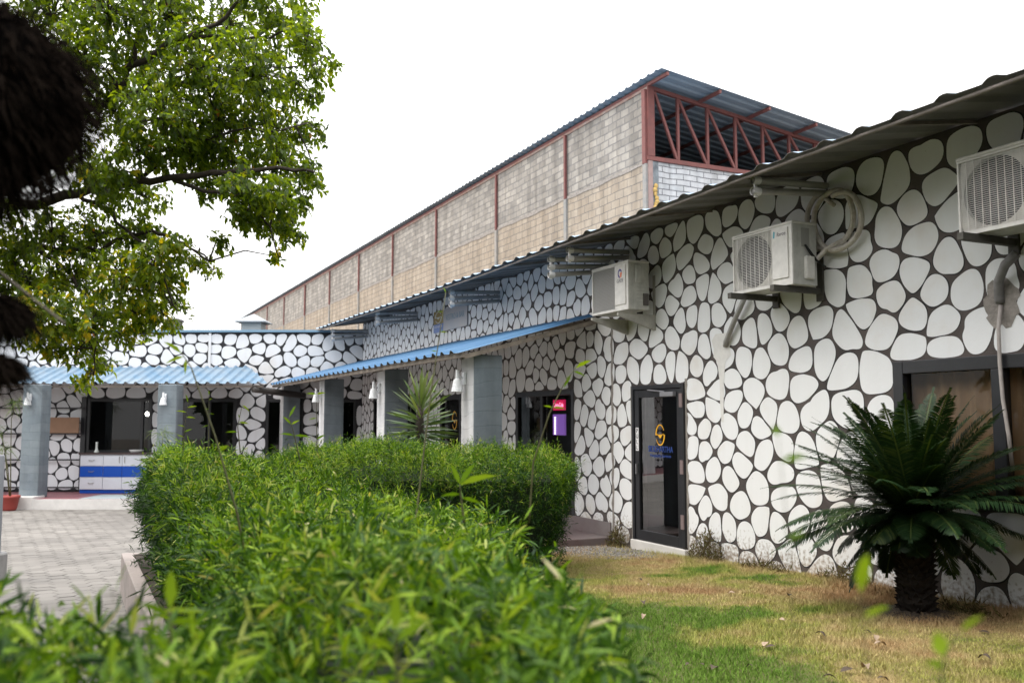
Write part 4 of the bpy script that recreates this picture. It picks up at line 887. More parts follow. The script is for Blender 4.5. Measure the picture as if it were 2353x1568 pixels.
def hedge(label, poly, z0, ztop_f, dens, Lr, sides=True, dens_side=.8):
    e = thing('bamboo_hedge', label, 'hedge', (0, 0, 0), group='clipped bamboo hedges of the planter')
    P = np.array(poly); x0, y0 = P.min(0); x1, y1 = P.max(0)
    n = int((x1 - x0) * (y1 - y0) * dens); x = RNG.uniform(x0, x1, n); y = RNG.uniform(y0, y1, n); ok = pip(poly, x, y); x, y = x[ok], y[ok]
    dist = np.full(len(x), 9.0)
    A = 0.5 * sum(P[i, 0] * P[(i + 1) % len(P), 1] - P[(i + 1) % len(P), 0] * P[i, 1] for i in range(len(P))); sgn = 1 if A > 0 else -1
    for i in range(len(P)):
        a, b = P[i], P[(i + 1) % len(P)]; ab = b - a; tt = np.clip(((x - a[0]) * ab[0] + (y - a[1]) * ab[1]) / (ab @ ab), 0, 1)
        dist = np.minimum(dist, np.hypot(x - a[0] - tt * ab[0], y - a[1] - tt * ab[1]))
    rnd_edge = .20 * np.clip(1 - dist / .28, 0, 1) ** 2
    zt = np.array([ztop_f(a, b) for a, b in zip(x, y)]) + bump2(x, y) - rnd_edge
    pos = [np.stack([x, y, zt - RNG.exponential(.085, len(x))], -1)]; nor = [np.tile([0, 0, 1.0], (len(x), 1))]
    for i in range(len(P)):
        a, b = P[i], P[(i + 1) % len(P)]; ab = b - a; L = np.hypot(*ab); on = np.array([ab[1], -ab[0]]) / L * sgn
        hh = ztop_f(*((a + b) / 2)) - z0; m = int(L * hh * dens * dens_side); t_ = RNG.random(m); hz = RNG.random(m)
        q = a + ab * t_[:, None]; bulge = .07 * np.sin(hz * 3.1) - .40 * (1 - hz) ** 2 + bump2(q[:, 0] * 2 + hz * 3, q[:, 1] * 2)
        q = q + on * (bulge - RNG.exponential(.085, m))[:, None]
        pos.append(np.concatenate([q, (z0 + hz * (hh - .08))[:, None]], 1)); nor.append(np.tile([on[0], on[1], .25], (m, 1)))
    pos = np.concatenate(pos); nor = np.concatenate(nor)
    pn = np.sin(17 * pos[:, 0] + 5 * np.sin(9 * pos[:, 1])) + np.sin(15 * pos[:, 1] + 4 * np.sin(11 * pos[:, 2] + 7 * pos[:, 0])) + np.sin(13 * pos[:, 2] - 9 * pos[:, 0])
    kp = RNG.random(len(pos)) < np.clip(.66 + .27 * pn, .26, 1); pos, nor = pos[kp], nor[kp]; nc = len(pos)     # dense tufts with dark gaps between
    tw = unit(nor * .75 + np.array([0, 0, .45]) + RNG.normal(0, .55, (nc, 3))); k = 6
    tall = RNG.random(nc) ** 8 * .16; pos = pos + tw * tall[:, None]
    p = np.repeat(pos, k, 0); d = np.repeat(tw, k, 0); n = nc * k
    off = np.tile(np.linspace(-.05, .05, k), nc)[:, None] * RNG.uniform(.7, 1.3, (n, 1)); p = p + d * off
    d = unit(d * .72 + RNG.normal(0, .62, (n, 3)) + np.array([0, 0, .02])); side = perp(d)
    L = RNG.uniform(Lr[0], Lr[1], n); wd = L * RNG.uniform(.10, .14, n)
    V = lance(p, d, side, L, wd, RNG.uniform(0, .7, n), n)
    lowf = .13 * np.sin(3.1 * pos[:, 0] + 1.7 * pos[:, 1]) * np.sin(2.3 * pos[:, 1] - 1.9 * pos[:, 0] + 2 * pos[:, 2]); leaf_shade = np.where(nor[:, 2] < .5, -.17, 0) - .10 * np.clip((2.3 - pos[:, 1]) / .8, 0, 1) - .55 * np.clip((np.array([ztop_f(*q) for q in pos[:, :2]]) - .16 - pos[:, 2]) / .7, 0, .6); r = np.clip(np.repeat(RNG.normal(.52, .24, nc) + lowf + leaf_shade, k) + RNG.normal(0, .13, n), 0, .97); r[RNG.random(n) < .008] = 1  # side, low and near leaves darker: shade painted into the leaf tone
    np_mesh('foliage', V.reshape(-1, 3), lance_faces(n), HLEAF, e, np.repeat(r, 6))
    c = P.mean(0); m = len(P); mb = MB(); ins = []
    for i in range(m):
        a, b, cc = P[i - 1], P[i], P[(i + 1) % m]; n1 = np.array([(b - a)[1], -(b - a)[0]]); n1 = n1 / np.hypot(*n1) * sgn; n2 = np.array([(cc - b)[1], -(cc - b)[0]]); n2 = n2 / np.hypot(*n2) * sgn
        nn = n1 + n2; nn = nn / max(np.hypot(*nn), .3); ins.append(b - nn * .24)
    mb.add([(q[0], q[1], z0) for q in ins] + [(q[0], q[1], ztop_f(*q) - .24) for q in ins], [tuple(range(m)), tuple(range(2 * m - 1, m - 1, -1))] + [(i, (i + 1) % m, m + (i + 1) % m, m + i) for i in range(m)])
    mb.build('dense_twigs', HCORE, e)  # solid dark core stands in for the shaded depth of the hedge
    return e
H1 = [(-4.5, 11.6), (-4.35, 10.9), (-3.6, 9.4), (-2.35, 6.5), (-1.3, 4.13), (-.88, 3.0), (-.45, 2.0), (-.2, .95), (.34, .95), (.27, 2.0), (.17, 3.4), (-.14, 6.2), (-.75, 8.0), (-1.45, 9.2), (-1.75, 11.5)]
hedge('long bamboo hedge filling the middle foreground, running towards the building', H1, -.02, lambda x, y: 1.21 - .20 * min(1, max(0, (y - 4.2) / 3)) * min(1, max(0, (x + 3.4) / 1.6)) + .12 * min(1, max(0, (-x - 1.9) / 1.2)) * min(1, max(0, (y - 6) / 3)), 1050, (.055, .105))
H2 = [(-2.9, 10.5), (-1.6, 10.0), (.60, 10.0), (.66, 11.4), (-2.8, 11.8)]
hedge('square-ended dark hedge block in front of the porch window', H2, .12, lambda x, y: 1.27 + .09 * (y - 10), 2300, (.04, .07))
H3 = [(-4.2, 1.0), (-.25, 1.0), (-.45, 2.0), (-.85, 2.45), (-1.5, 2.62), (-4.2, 2.75)]
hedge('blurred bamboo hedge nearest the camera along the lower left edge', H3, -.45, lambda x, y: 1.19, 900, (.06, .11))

# tall shoots rising out of the hedges and in front of the lens
def shoot(label, pts, Ls, leaves, r=.006, seed=0):
    rnd = random.Random(seed); pts = [Vector(p) for p in pts]
    base = pts[0].copy(); e = thing('bamboo_shoot', label, 'bamboo shoot', base, group='tall bamboo shoots above the hedge')
    # smooth the stem
    path = []
    for i in range(len(pts) - 1):
        for k in range(5):
            t_ = k / 5; path.append(pts[i].lerp(pts[i + 1], t_) - base)
    path.append(pts[-1] - base)
    MB().tube(path, [r * (1 - .7 * i / (len(path) - 1)) for i in range(len(path))], 6).build('stem', HSTEM, e, smooth=True)
    for (f, dx, dz, L, wr) in leaves:
        i = min(len(path) - 1, int(f * (len(path) - 1))); p = np.array(path[i])[None]; dy = rnd.uniform(-.5, .5)
        d = unit(np.array([[dx, dy, dz]])); sd_ = unit(np.cross(d, np.array([[.1, .9, .35]])))
        V = lance(p, d, sd_, np.array([L]), np.array([L * wr]), np.array([.35]), 1)
        np_mesh('leaf', V.reshape(-1, 3), lance_faces(1), HLEAF, e, np.full(6, rnd.uniform(.62, .9)))
    return e
def rl(n, L0, L1, f0=.3, seed=1):
    r = random.Random(seed); out = []
    for i in range(n):
        s = 1 if i % 2 else -1; out.append((f0 + (1 - f0) * (i + .5) / n, s * r.uniform(.5, 1), r.uniform(-.25, .6), r.uniform(L0, L1), r.uniform(.14, .2)))
    out.append((1, r.uniform(-.4, .4), 1, L1, .16)); return out
shoot('very long thin shoot crossing the awning and the gold sign', [at(930, 1400, 5), at(960, 1150, 5.2), at(990, 900, 5.3), at(1024, 672, 5.4)], 0, rl(5, .03, .05, .6, 2), .008, 1)
shoot('arching shoot with bright leaves before the porch window', [at(1215, 1200, 5), at(1225, 1060, 5), at(1262, 950, 5), at(1296, 880, 5), at(1322, 845, 5)], 0, [(.55, -.7, .3, .06, .2), (.55, .8, .1, .07, .2), (.9, -.4, -.6, .075, .26), (1, .8, .6, .12, .2), (.95, .9, -.2, .07, .2)], .0065, 3)
shoot('leafy shoot before the far porch pillars', [at(690, 1060, 8), at(676, 1000, 8), at(664, 958, 8)], 0, [(.5, -1, .35, .14, .16), (.5, 1, .1, .16, .16), (.8, -.6, .9, .13, .18), (.8, .8, .7, .10, .2), (1, .4, 1.1, .15, .17), (.2, .8, -.2, .1, .16)], .007, 4)
shoot('long curved shoot with one leaf pair against the blue awning', [at(560, 1260, 4), at(545, 1179, 4), at(494, 1001, 4), at(439, 843, 4), at(418, 812, 4)], 0, [(1, -.9, .8, .12, .17), (.98, -.9, -.1, .10, .15), (.9, -.1, -.8, .06, .25), (.45, .6, .5, .08, .2), (.42, -.5, .6, .07, .2)], .006, 5)
shoot('thin sprig left of the far window', [at(420, 1040, 8), at(424, 980, 8), at(432, 925, 8)], 0, rl(6, .06, .11, .3, 6), .004, 6)
shoot('thin sprig in front of the far window with tiny leaves', [at(478, 1040, 7), at(480, 960, 7), at(480, 908, 7)], 0, rl(4, .04, .06, .4, 7), .004, 7)
shoot('sprig with drooping leaves left of the first dark pillar', [at(552, 1040, 7), at(546, 980, 7), at(556, 930, 7)], 0, [(1, .8, -.4, .08, .2), (.6, 1, .1, .1, .18), (.4, -1, .2, .1, .18), (.7, -.4, 1, .05, .2)], .005, 8)
shoot('sprig with spread leaves above the hedge between two pillars', [at(728, 1040, 8), at(727, 960, 8), at(727, 905, 8)], 0, [(1, -1, .25, .1, .2), (1, 1, .35, .1, .2), (.55, -1, 0, .07, .2), (.2, .6, .5, .1, .2)], .004, 9)
shoot('short shoot with three upright bright leaves in the middle of the hedge', [at(1066, 1200, 3.4), at(1060, 1150, 3.4), at(1056, 1112, 3.4)], 0, [(1, -.35, 1, .10, .2), (1, .55, 1, .12, .18), (1, 1.2, .55, .16, .16), (.7, -1, .1, .08, .18), (.6, 1, -.1, .08, .2)], .006, 10)
shoot('blurred upright leaf close to the lens at the bottom centre', [at(915, 1600, 1.5), at(910, 1500, 1.5), at(908, 1452, 1.5)], 0, [(1, 0, 1, .085, .26), (.8, 1, .8, .075, .22), (.6, -1, .5, .07, .22)], .004, 11)
shoot('blurred bright leaf rising from the lower left hedge', [at(392, 1480, 1.8), at(390, 1400, 1.8)], 0, [(1, 0, 1, .10, .26), (.8, -1, .6, .08, .22), (.7, 1, .4, .08, .22)], .004, 12)
shoot('blurred shoot leaning in from the lower right corner', [at(2150, 1640, 1.25), at(2163, 1560, 1.25), at(2172, 1500, 1.25), at(2205, 1450, 1.25)], 0, [(1, .7, .8, .045, .22), (.62, -.15, 1, .045, .5), (.5, -.6, .5, .04, .3)], .0022, 13)
shoot('blurred pale leaf floating before the lawn edge and palm', [at(2010, 1640, 1.3), at(1990, 1500, 1.3), at(1976, 1362, 1.3)], 0, [(1, 0, 1, .085, .24), (.8, .9, .5, .05, .2)], .0016, 14)
shoot('blurred green leaf before the white wall left of the palm', [at(1835, 1640, 1.35), at(1815, 1300, 1.35), at(1788, 1000, 1.35)], 0, [(1, -.2, 1, .022, .5), (.97, .8, .3, .05, .22), (.62, .9, .4, .04, .2)], .0012, 15)

# yucca behind the hedge
YM = leafmat('yucca_leaf', [(0, (.04, .08, .035)), (.6, (.095, .15, .06)), (1, (.19, .235, .11))], .45, .25)
yc = thing('yucca_plant', 'spiky yucca with sword leaves rising behind the hedge', 'yucca', at(964, 1180, 12.2))
yb = at(964, 1180, 12.2); yt = at(962, 985, 12.2); h = (yt - yb).length
MB().tube([(0, 0, -.6), (0, 0, h * .7), (-.01, 0, h), (0, 0, h + .5)], [.05, .055, .06, .03], 10).build('trunk', BARK, yc, smooth=True)
n = 150; k = np.arange(n); az = k * 2.39996 + RNG.normal(0, .2, n); el = np.interp(k / n, [0, .5, .8, 1], [R(-14), R(12), R(45), R(84)]) + RNG.normal(0, .09, n)
d = np.stack([np.cos(az) * np.cos(el), np.sin(az) * np.cos(el), np.sin(el)], -1); p = np.stack([np.zeros(n), np.zeros(n), h - .20 + .54 * k / n], -1) + d * .04
L = RNG.uniform(.44, .58, n); sd0 = unit(np.cross(d, [0, 0, 1]) + 1e-6); rl_ = RNG.uniform(-1.1, 1.1, n)[:, None]; sd0 = sd0 * np.cos(rl_) + np.cross(d, sd0) * np.sin(rl_)
L *= .90; V = lance(p, d, sd0, L, np.full(n, .038), RNG.uniform(0, .12, n), n)
np_mesh('foliage', V.reshape(-1, 3), lance_faces(n), YM, yc, np.repeat(np.clip(k / n * .7 + RNG.normal(.15, .15, n), 0, 1), 6))

# sago palm on the lawn
FR = leafmat('cycad_leaf', [(0, (.007, .020, .007)), (.7, (.016, .042, .013)), (1, (.06, .09, .025))], .45, .12, spec=.22)
pb = at(2106, 1400, 7.75); pb.z = .02
pm_ = thing('sago_palm', 'dark green sago palm with a thick scaly trunk on the lawn before the window', 'palm', pb)
mb = MB(); prof = []
HT = .92
for i in range(19):
    z = HT * i / 18; prof.append((.132 + .02 * math.sin(i * 1.9) - .02 * (i / 18), z))
mb.lathe([(0, -.1)] + prof + [(0, HT + .08)], n=18)
for i in range(230):                    # old leaf bases spiralling up the trunk
    a = i * 2.39996; z = .02 + HT * i / 230; r0 = .122; c, s = math.cos(a), math.sin(a)
    tip = (c * (r0 + .055), s * (r0 + .055), z + .035); tx, ty = -s, c
    mb.add([(c * r0 + tx * .028, s * r0 + ty * .028, z - .012), (c * r0 - tx * .028, s * r0 - ty * .028, z - .012), (c * (r0 - .01), s * (r0 - .01), z + .05), tip], [(0, 1, 3), (1, 2, 3), (2, 0, 3)])
mb.build('trunk', M('scaly_bark', (.022, .015, .011), .9, var=.5, vscale=16), pm_)
nf = 122
ring_ = MB(); kk_ = 40
ring_.add([(0, 0, .06)] + [((.42 + .05 * math.sin(i * 1.7) + .04 * math.sin(i * 3.1)) * math.cos(2 * math.pi * i / kk_), (.42 + .05 * math.sin(i * 1.7) + .04 * math.sin(i * 3.1)) * math.sin(2 * math.pi * i / kk_), .0) for i in range(kk_)], [(0, i + 1, (i + 1) % kk_ + 1) for i in range(kk_)])
sr_ = ring_.build('palm_soil', M('bare_soil', (.10, .075, .055), .95, var=.5, vscale=14, bump=.9, bscale=40)); sr_.location = pb + Vector((0, 0, float(lawn_h((pb - O).dot(U), (pb - O).dot(N))) - .02 - pb.z + .02)); tag(sr_, 'patch of bare brown soil around the sago palm trunk', 'soil')
for i in range(nf):
    az = i * 2.39996 + random.gauss(0, .3); el = np.interp(i / nf, [0, .14, .3, .7, 1], [R(-40), R(-18), R(6), R(38), R(74)]) + random.gauss(0, .14)
    L = random.uniform(1.22, 1.5) * (1 - .12 * (i / nf)) * (.64 if i < nf * .13 else 1) * (.55 if math.sin(az) < -.3 and i < nf * .32 else 1); ca, sa = math.cos(az), math.sin(az)
    m = 74; tt = np.linspace(.10, 1, m); curve = random.uniform(.55, .9) if i < nf * .7 else random.uniform(.35, .6)
    ang = el + .18 - curve * tt ** 1.4; ds = L * .9 / m
    rr_ = np.concatenate([[0.04], .04 + np.cumsum(np.cos(ang) * ds)]); zz = np.concatenate([[HT + .0], HT + .0 + np.cumsum(np.sin(ang) * ds)])
    spine = np.stack([rr_ * ca, rr_ * sa, zz], -1); tan = unit(np.diff(spine, axis=0)); ps = spine[1:]
    lat = np.array([-sa, ca, 0.0]); upv = np.cross(tan, lat); upv = np.where(upv[:, 2:3] < 0, -upv, upv)
    ll = (.175 * np.sin(np.clip(tt * 1.06, 0, 1) * math.pi) ** .45 * (1 - .25 * tt) + .02) * random.uniform(.9, 1.1)
    vs = []; rn = []; vfold = random.uniform(-.4, .35) if i < nf * .45 else random.uniform(-.2, .4)
    for sgn in (1, -1):
        dd_ = unit(tan * .62 + lat * sgn * .85 + upv * vfold + RNG.normal(0, .05, (m, 3)))
        sd_ = unit(np.cross(dd_, upv)); vs.append(lance(ps, dd_, sd_, ll, np.full(m, .0155), np.full(m, .35), m)); rn.append(np.clip(RNG.normal(.45, .2, m) + (.35 if i % 17 == 3 else 0), 0, 1))
    V = np.concatenate(vs); n = len(V); spv = []
    k0 = n * 6; w_ = .007
    sp = np.concatenate([spine + lat * w_, spine - lat * w_]); ns = len(spine)
    sf = np.array([[k0 + j, k0 + j + 1, k0 + ns + j + 1, k0 + ns + j] for j in range(ns - 1)])
    fl = lance_faces(n); fl[1] = np.concatenate([fl[1], sf])
    np_mesh('frond', np.concatenate([V.reshape(-1, 3), sp]), fl, FR, pm_, np.concatenate([np.repeat(np.concatenate(rn), 6), np.full(2 * ns, 1.0)]))

# unseen dense shrub added beyond the right edge to shade the wall end
sh = thing('dense_shrub', 'dense dark shrub against the wall beyond the right edge of the photo', 'shrub', W(-7.5, .95, .1))
n = 9000; v = unit(RNG.normal(0, 1, (n, 3))) * RNG.random((n, 1)) ** .3 * np.array([1.05, 1.05, 1.35]) + np.array([0, 0, 1.3]); d = unit(RNG.normal(0, 1, (n, 3)))
V = lance(v, d, perp(d), RNG.uniform(.10, .2, n), RNG.uniform(.05, .09, n), RNG.uniform(.1, .5, n), n); np_mesh('foliage', V.reshape(-1, 3), lance_faces(n), FR, sh, np.repeat(RNG.random(n), 6))
MB().tube([(0, 0, -.2), (0, 0, 1.4)], .09, 8).build('stem', BARK, sh)
bs = thing('broad_shrub', 'broad leafy shrub to the right of the camera, outside the photo', 'shrub', (4.5, 2.7, 0))  # unseen shrub added to darken the lower right wall and lawn
n = 12000; v = unit(RNG.normal(0, 1, (n, 3))) * RNG.uniform(.6, 1.0, (n, 1)) * np.array([1.75, 1.75, 2.2]) + np.array([0, 0, 2.3]); d = unit(RNG.normal(0, 1, (n, 3)))
V = lance(v, d, perp(d), RNG.uniform(.14, .24, n), RNG.uniform(.07, .12, n), RNG.uniform(.1, .5, n), n); np_mesh('foliage', V.reshape(-1, 3), lance_faces(n), FR, bs, np.repeat(RNG.random(n), 6))
MB().tube([(0, 0, -.2), (0, 0, 2.2)], .1, 8).build('stem', BARK, bs)
# unseen trees added on the open courtyard side to shut out the low sky
for i, (s_, d_, hh, rr0) in enumerate([(-15, 12.5, 7.5, 3.2), (-9.5, 13.5, 8.5, 3.4), (-4, 13.2, 7.5, 3.1), (1.5, 14, 8.5, 3.4), (-21, 10, 8, 3.4), (-22, 3.5, 8, 3.4)]):
    tt_ = thing('courtyard_tree', ['round dark tree behind the camera on the open courtyard side', 'tall dark tree of the row along the open courtyard side', 'bushy tree of the row facing the long building', 'tallest tree of the row facing the glass door', 'dark tree behind the camera towards the lawn', 'dark tree behind the camera beside the long building'][i], 'tree', W(s_, d_, -.5), group='trees outside the frame')
    MB().tube([(0, 0, 0), (.1, 0, hh * .5)], [.22, .14], 8).build('trunk', BARK, tt_)
    n = 5200; v = unit(RNG.normal(0, 1, (n, 3))) * RNG.uniform(.72, 1.05, (n, 1)) * np.array([rr0, rr0, hh * .44]) + np.array([0, 0, hh * .56]); d = unit(RNG.normal(0, 1, (n, 3)))
    V = lance(v, d, perp(d), RNG.uniform(.3, .55, n), RNG.uniform(.16, .28, n), RNG.uniform(.1, .5, n), n); np_mesh('crown', V.reshape(-1, 3), lance_faces(n), FR, tt_, np.repeat(RNG.random(n), 6))
# weeds at the foot of the wall
WM = leafmat('dry_weed', [(0, (.06, .045, .02)), (.5, (.12, .085, .035)), (.8, (.10, .11, .03)), (1, (.2, .16, .07))], .8, .2)
def weed(s, d_, wdt, hgt, n, label, seed):
    c = W(s, d_, float(lawn_h(s, d_)) - .02); e_r = np.random.default_rng(seed)
    p0 = np.stack([e_r.normal(0, wdt / 2.5, n) * U.x + e_r.uniform(0, .12, n) * N.x, e_r.normal(0, wdt / 2.5, n) * U.y + e_r.uniform(0, .12, n) * N.y, np.zeros(n)], -1)
    p0[:, :2] = (np.outer(np.clip(e_r.normal(0, wdt / 2.6, n), -wdt * .6, wdt * .6), np.array([U.x, U.y])) + np.outer(e_r.uniform(0, .14, n), np.array([N.x, N.y])))
    p0[:, 2] = e_r.random(n) ** 1.4 * hgt * .9 * np.exp(-(np.linalg.norm(p0[:, :2], axis=1) / wdt) ** 2 * 2)
    d = unit(np.stack([e_r.normal(0, .5, n), e_r.normal(0, .5, n), np.abs(e_r.normal(.7, .4, n))], -1)); V = lance(p0, d, perp(d), e_r.uniform(.04, .10, n), e_r.uniform(.006, .014, n), e_r.uniform(0, .6, n), n)
    o = np_mesh('weed_clump', V.reshape(-1, 3), lance_faces(n), WM, None, np.repeat(e_r.random(n), 6)); o.location = c
    tag(o, label, 'weeds')
weed(-1.12, .05, .42, .44, 900, 'tall dry brown weed clump at the wall just right of the glass door', 1)
weed(.92, .05, .26, .40, 600, 'dry brown weed clump left of the glass door sill', 2)
weed(-3.35, .05, .5, .22, 420, 'low reddish weeds at the wall left of the palm', 3)
weed(-2.2, .05, .6, .12, 300, 'very low weeds at the wall below the hose air conditioner', 4)
weed(-5.0, .35, .5, .14, 260, 'small yellow-green weeds right of the palm trunk', 5)

# fallen leaves
DLP = M('dry_leaf_pale', (.42, .31, .22), .8, var=.3, vscale=30); DLD = M('dry_leaf_dark', (.085, .06, .04), .8, var=.3, vscale=30)
def dead(px, py, L, dark, rz, curl):
    r = ray(px, py); t_ = (.07 - CAM_H) / r.z; p = Vector((0, 0, CAM_H)) + r * t_
    s, d_ = (p - O).dot(U), (p - O).dot(N); zl = float(lawn_h(s, d_)); t_ = (zl + .03 - CAM_H) / r.z; p = Vector((0, 0, CAM_H)) + r * t_
    L *= .75; mb = MB(); k = 7
    vs = []
    for i in range(k):
        f = i / (k - 1); wd_ = L * .27 * math.sin(math.pi * min(.98, f * .92 + .06)) ; z = curl * L * (math.sin(f * 3.0)) * .5
        vs += [(L * (f - .5), -wd_, z + curl * wd_ * .9), (L * (f - .5), 0, z), (L * (f - .5), wd_, z + curl * wd_ * .7)]
    fs = [(i * 3 + j, i * 3 + j + 1, i * 3 + j + 4, i * 3 + j + 3) for i in range(k - 1) for j in range(2)]
    mb.add(vs, fs); o = mb.build('fallen_leaf', DLD if dark else DLP, smooth=True); o.location = p; o.rotation_euler = (random.uniform(-.3, .3), random.uniform(-.3, .3), rz)
    tag(o, 'dark brown dry leaf lying on the lawn' if dark else 'pale curled dry leaf lying on the lawn', 'dry leaf', 'dark fallen leaves' if dark else 'pale fallen leaves')
for i, (x, y, L, dk) in enumerate([(1480, 1387, .13, 1), (1478, 1416, .09, 0), (1640, 1535, .13, 1), (1758, 1478, .12, 0), (1770, 1484, .09, 1), (1884, 1458, .11, 1), (2022, 1480, .13, 0), (2012, 1464, .10, 0), (1992, 1452, .08, 1), (1945, 1538, .12, 1), (1988, 1535, .13, 0), (1905, 1557, .12, 1), (1795, 1423, .09, 0), (1680, 1363, .10, 0), (1812, 1367, .11, 1), (1612, 1525, .05, 1), (2262, 1452, .10, 1), (2262, 1512, .12, 1), (1470, 1330, .08, 1), (1490, 1342, .05, 0), (2028, 1560, .1, 1), (1722, 1530, .06, 1), (1580, 1525, .06, 1)]):
    dead(x, y, L, dk, random.uniform(0, 6.28), random.uniform(.2, .6))

# ================================================================== tree at the upper left
TLEAF = leafmat('tree_leaf', [(0, (.018, .042, .008)), (.4, (.060, .112, .014)), (.75, (.118, .185, .02)), (.93, (.21, .25, .022)), (.985, (.27, .25, .03)), (1, (.20, .09, .03))], .42, .58, (3.3, 2.6, .45), spec=.45)
tree = thing('leafy_tree', 'large leafy tree reaching in from the upper left, backlit by the sky', 'tree', (-5.6, 8.2, -.45))
TB = Vector((-5.6, 8.2, -.45))
BR = [([(-420, 700, 8.2), (-150, 480, 7.8), (60, 470, 7.4), (180, 445, 7.2), (300, 420, 7.0), (390, 408, 6.9), (520, 398, 6.8), (640, 385, 6.7), (720, 395, 6.6)], .055),
      ([(-420, 700, 8.2), (-100, 420, 7.7), (100, 330, 7.4), (215, 245, 7.2), (262, 215, 7.1), (300, 150, 7.0), (420, 95, 6.9), (520, 40, 6.8), (600, -60, 6.8)], .055),
      ([(-420, 700, 8.2), (-80, 560, 7.8), (60, 560, 7.5), (150, 578, 7.4), (250, 562, 7.3), (350, 530, 7.2), (430, 560, 7.1), (480, 600, 7.0)], .034),
      ([(215, 245, 7.2), (330, 205, 7.2), (460, 190, 7.1), (590, 165, 7.0), (720, 150, 6.9)], .026),
      ([(390, 408, 6.9), (470, 440, 6.9), (560, 455, 6.8), (620, 520, 6.7), (640, 590, 6.7)], .018),
      ([(60, 560, 7.5), (140, 610, 7.3), (200, 680, 7.2), (225, 780, 7.1), (215, 860, 7.1)], .022),
      ([(300, 150, 7.0), (325, 60, 7.0), (330, -60, 7.0)], .022), ([(180, 445, 7.2), (260, 490, 7.1), (330, 560, 7.0), (380, 680, 7.0), (410, 715, 7.0)], .018),
      ([(420, 95, 6.9), (560, 90, 6.9), (680, 70, 6.8), (740, 100, 6.8)], .016), ([(300, 420, 7.0), (420, 330, 7.0), (540, 300, 6.9), (680, 290, 6.9)], .018)]
LIMBS = []
for pts, r in BR:
    P3 = [at(*p) - TB for p in pts]; path = []
    for i in range(len(P3) - 1):
        for k in range(4):
            t_ = k / 4; q = P3[i].lerp(P3[i + 1], t_); q += Vector((random.gauss(0, .012), random.gauss(0, .02), random.gauss(0, .012))) if k else Vector(); path.append(q)
    path.append(P3[-1]); LIMBS += path[4:]
    MB().tube(path, [max(.005, r * (1 - .82 * i / (len(path) - 1))) for i in range(len(path))], 8).build('limb', BARK, tree, smooth=True)
hub = at(-420, 700, 8.2) - TB
MB().tube([(0, 0, -.2), (.02, 0, 1.0), (hub.x * .6, hub.y * .6, hub.z * .75), tuple(hub + Vector((0, 0, .05)))], [.2, .16, .13, .10], 12).build('trunk', BARK, tree, smooth=True)
CL = [(120, 40, 95), (250, 35, 100), (390, 40, 100), (525, 55, 100), (640, 60, 85), (705, 100, 60), (735, 165, 42), (770, 150, 22), (200, 150, 100), (330, 150, 100), (460, 160, 110), (580, 170, 100), (675, 205, 62), (725, 225, 30),
      (265, 260, 85), (380, 270, 100), (500, 270, 100), (610, 285, 90), (690, 300, 50), (735, 300, 25), (320, 350, 70), (420, 350, 85), (540, 370, 85), (640, 375, 75), (705, 400, 42), (735, 430, 20), (560, 440, 60), (645, 455, 60), (700, 465, 30),
      (600, 510, 42), (590, 480, 60), (660, 500, 45), (555, 500, 36), (690, 545, 22), (470, 350, 70), (250, 400, 60), (400, 640, 40), (350, 610, 50), (650, 530, 40), (640, 590, 22), (510, 555, 26), (480, 440, 42), (240, 430, 70), (330, 450, 62), (120, 540, 85), (225, 540, 85), (330, 540, 62), (400, 575, 48), (460, 605, 34), (490, 620, 18),
      (70, 640, 80), (175, 640, 85), (285, 640, 75), (365, 650, 52), (405, 700, 30), (425, 712, 16), (115, 725, 80), (215, 735, 66), (305, 715, 46), (345, 700, 40), (180, 800, 55), (232, 840, 36), (80, 770, 48), (120, 810, 26), (185, 880, 22), (205, 870, 18), (360, 732, 46), (325, 762, 36), (395, 745, 26), (280, 770, 40),
      (30, 600, 70), (20, 700, 60), (30, 120, 90), (60, 260, 90), (160, 350, 80), (-60, 500, 120), (-80, 300, 140), (-80, 80, 140), (150, -80, 120), (350, -90, 120), (550, -80, 110), (690, -50, 80)]
lp, ld, lr_ = [], [], []; LA = np.array([tuple(q) for q in LIMBS])
twigs = MB()
for (x, y, r) in CL:
    Yc = 7.1 + .5 * math.sin(x * .013 + y * .021) + random.uniform(-.25, .25); c = np.array(at(x, y, Yc) - TB); Rm = r * Yc / FPX
    j = int(((LA - c) ** 2).sum(1).argmin()); a = Vector(LA[j]); b = Vector(c)
    mid = a.lerp(b, .5) + Vector((0, 0, random.uniform(.02, .08))); twigs.tube([a, mid, b], [.008, .006, .003], 5)
    nt_ = max(6, int((r / 100) ** 2 * 270 * (1.1 if r < 45 else 1)))
    for q in range(nt_):
        v = RNG.normal(0, 1, 3); v = v / np.linalg.norm(v) * RNG.random() ** .45; tip = c + v * np.array([Rm, Rm * 1.5 + .1, Rm]) * .97
        ax = v * np.array([1, .7, .5]) + RNG.normal(0, .5, 3) + np.array([.35, 0, -.25]); ax = ax / np.linalg.norm(ax)
        if q % 4 == 0: twigs.tube([Vector(c), Vector(c * .4 + tip * .6) + Vector((0, 0, .02)), Vector(tip)], [.004, .003, .0015], 4)
        m = random.randint(4, 7); base = np.clip(RNG.normal(.44, .17), 0, .96)
        if y > 560 and x > 90 and RNG.random() < .38: base = np.clip(base + .32, 0, .975)  # light on the lower bunches painted in as brighter, yellower leaves
        for k in range(m):
            f = (k + .5) / m; pos = tip - ax * .10 * (1 - f); dd_ = ax * .55 + RNG.normal(0, .55, 3) + np.array([0, 0, -.38]); lp.append(pos); ld.append(dd_); lr_.append(np.clip(base + RNG.normal(0, .1), 0, .985) if RNG.random() > .0012 else 1.0)
twigs.build('twig', BARK, tree)
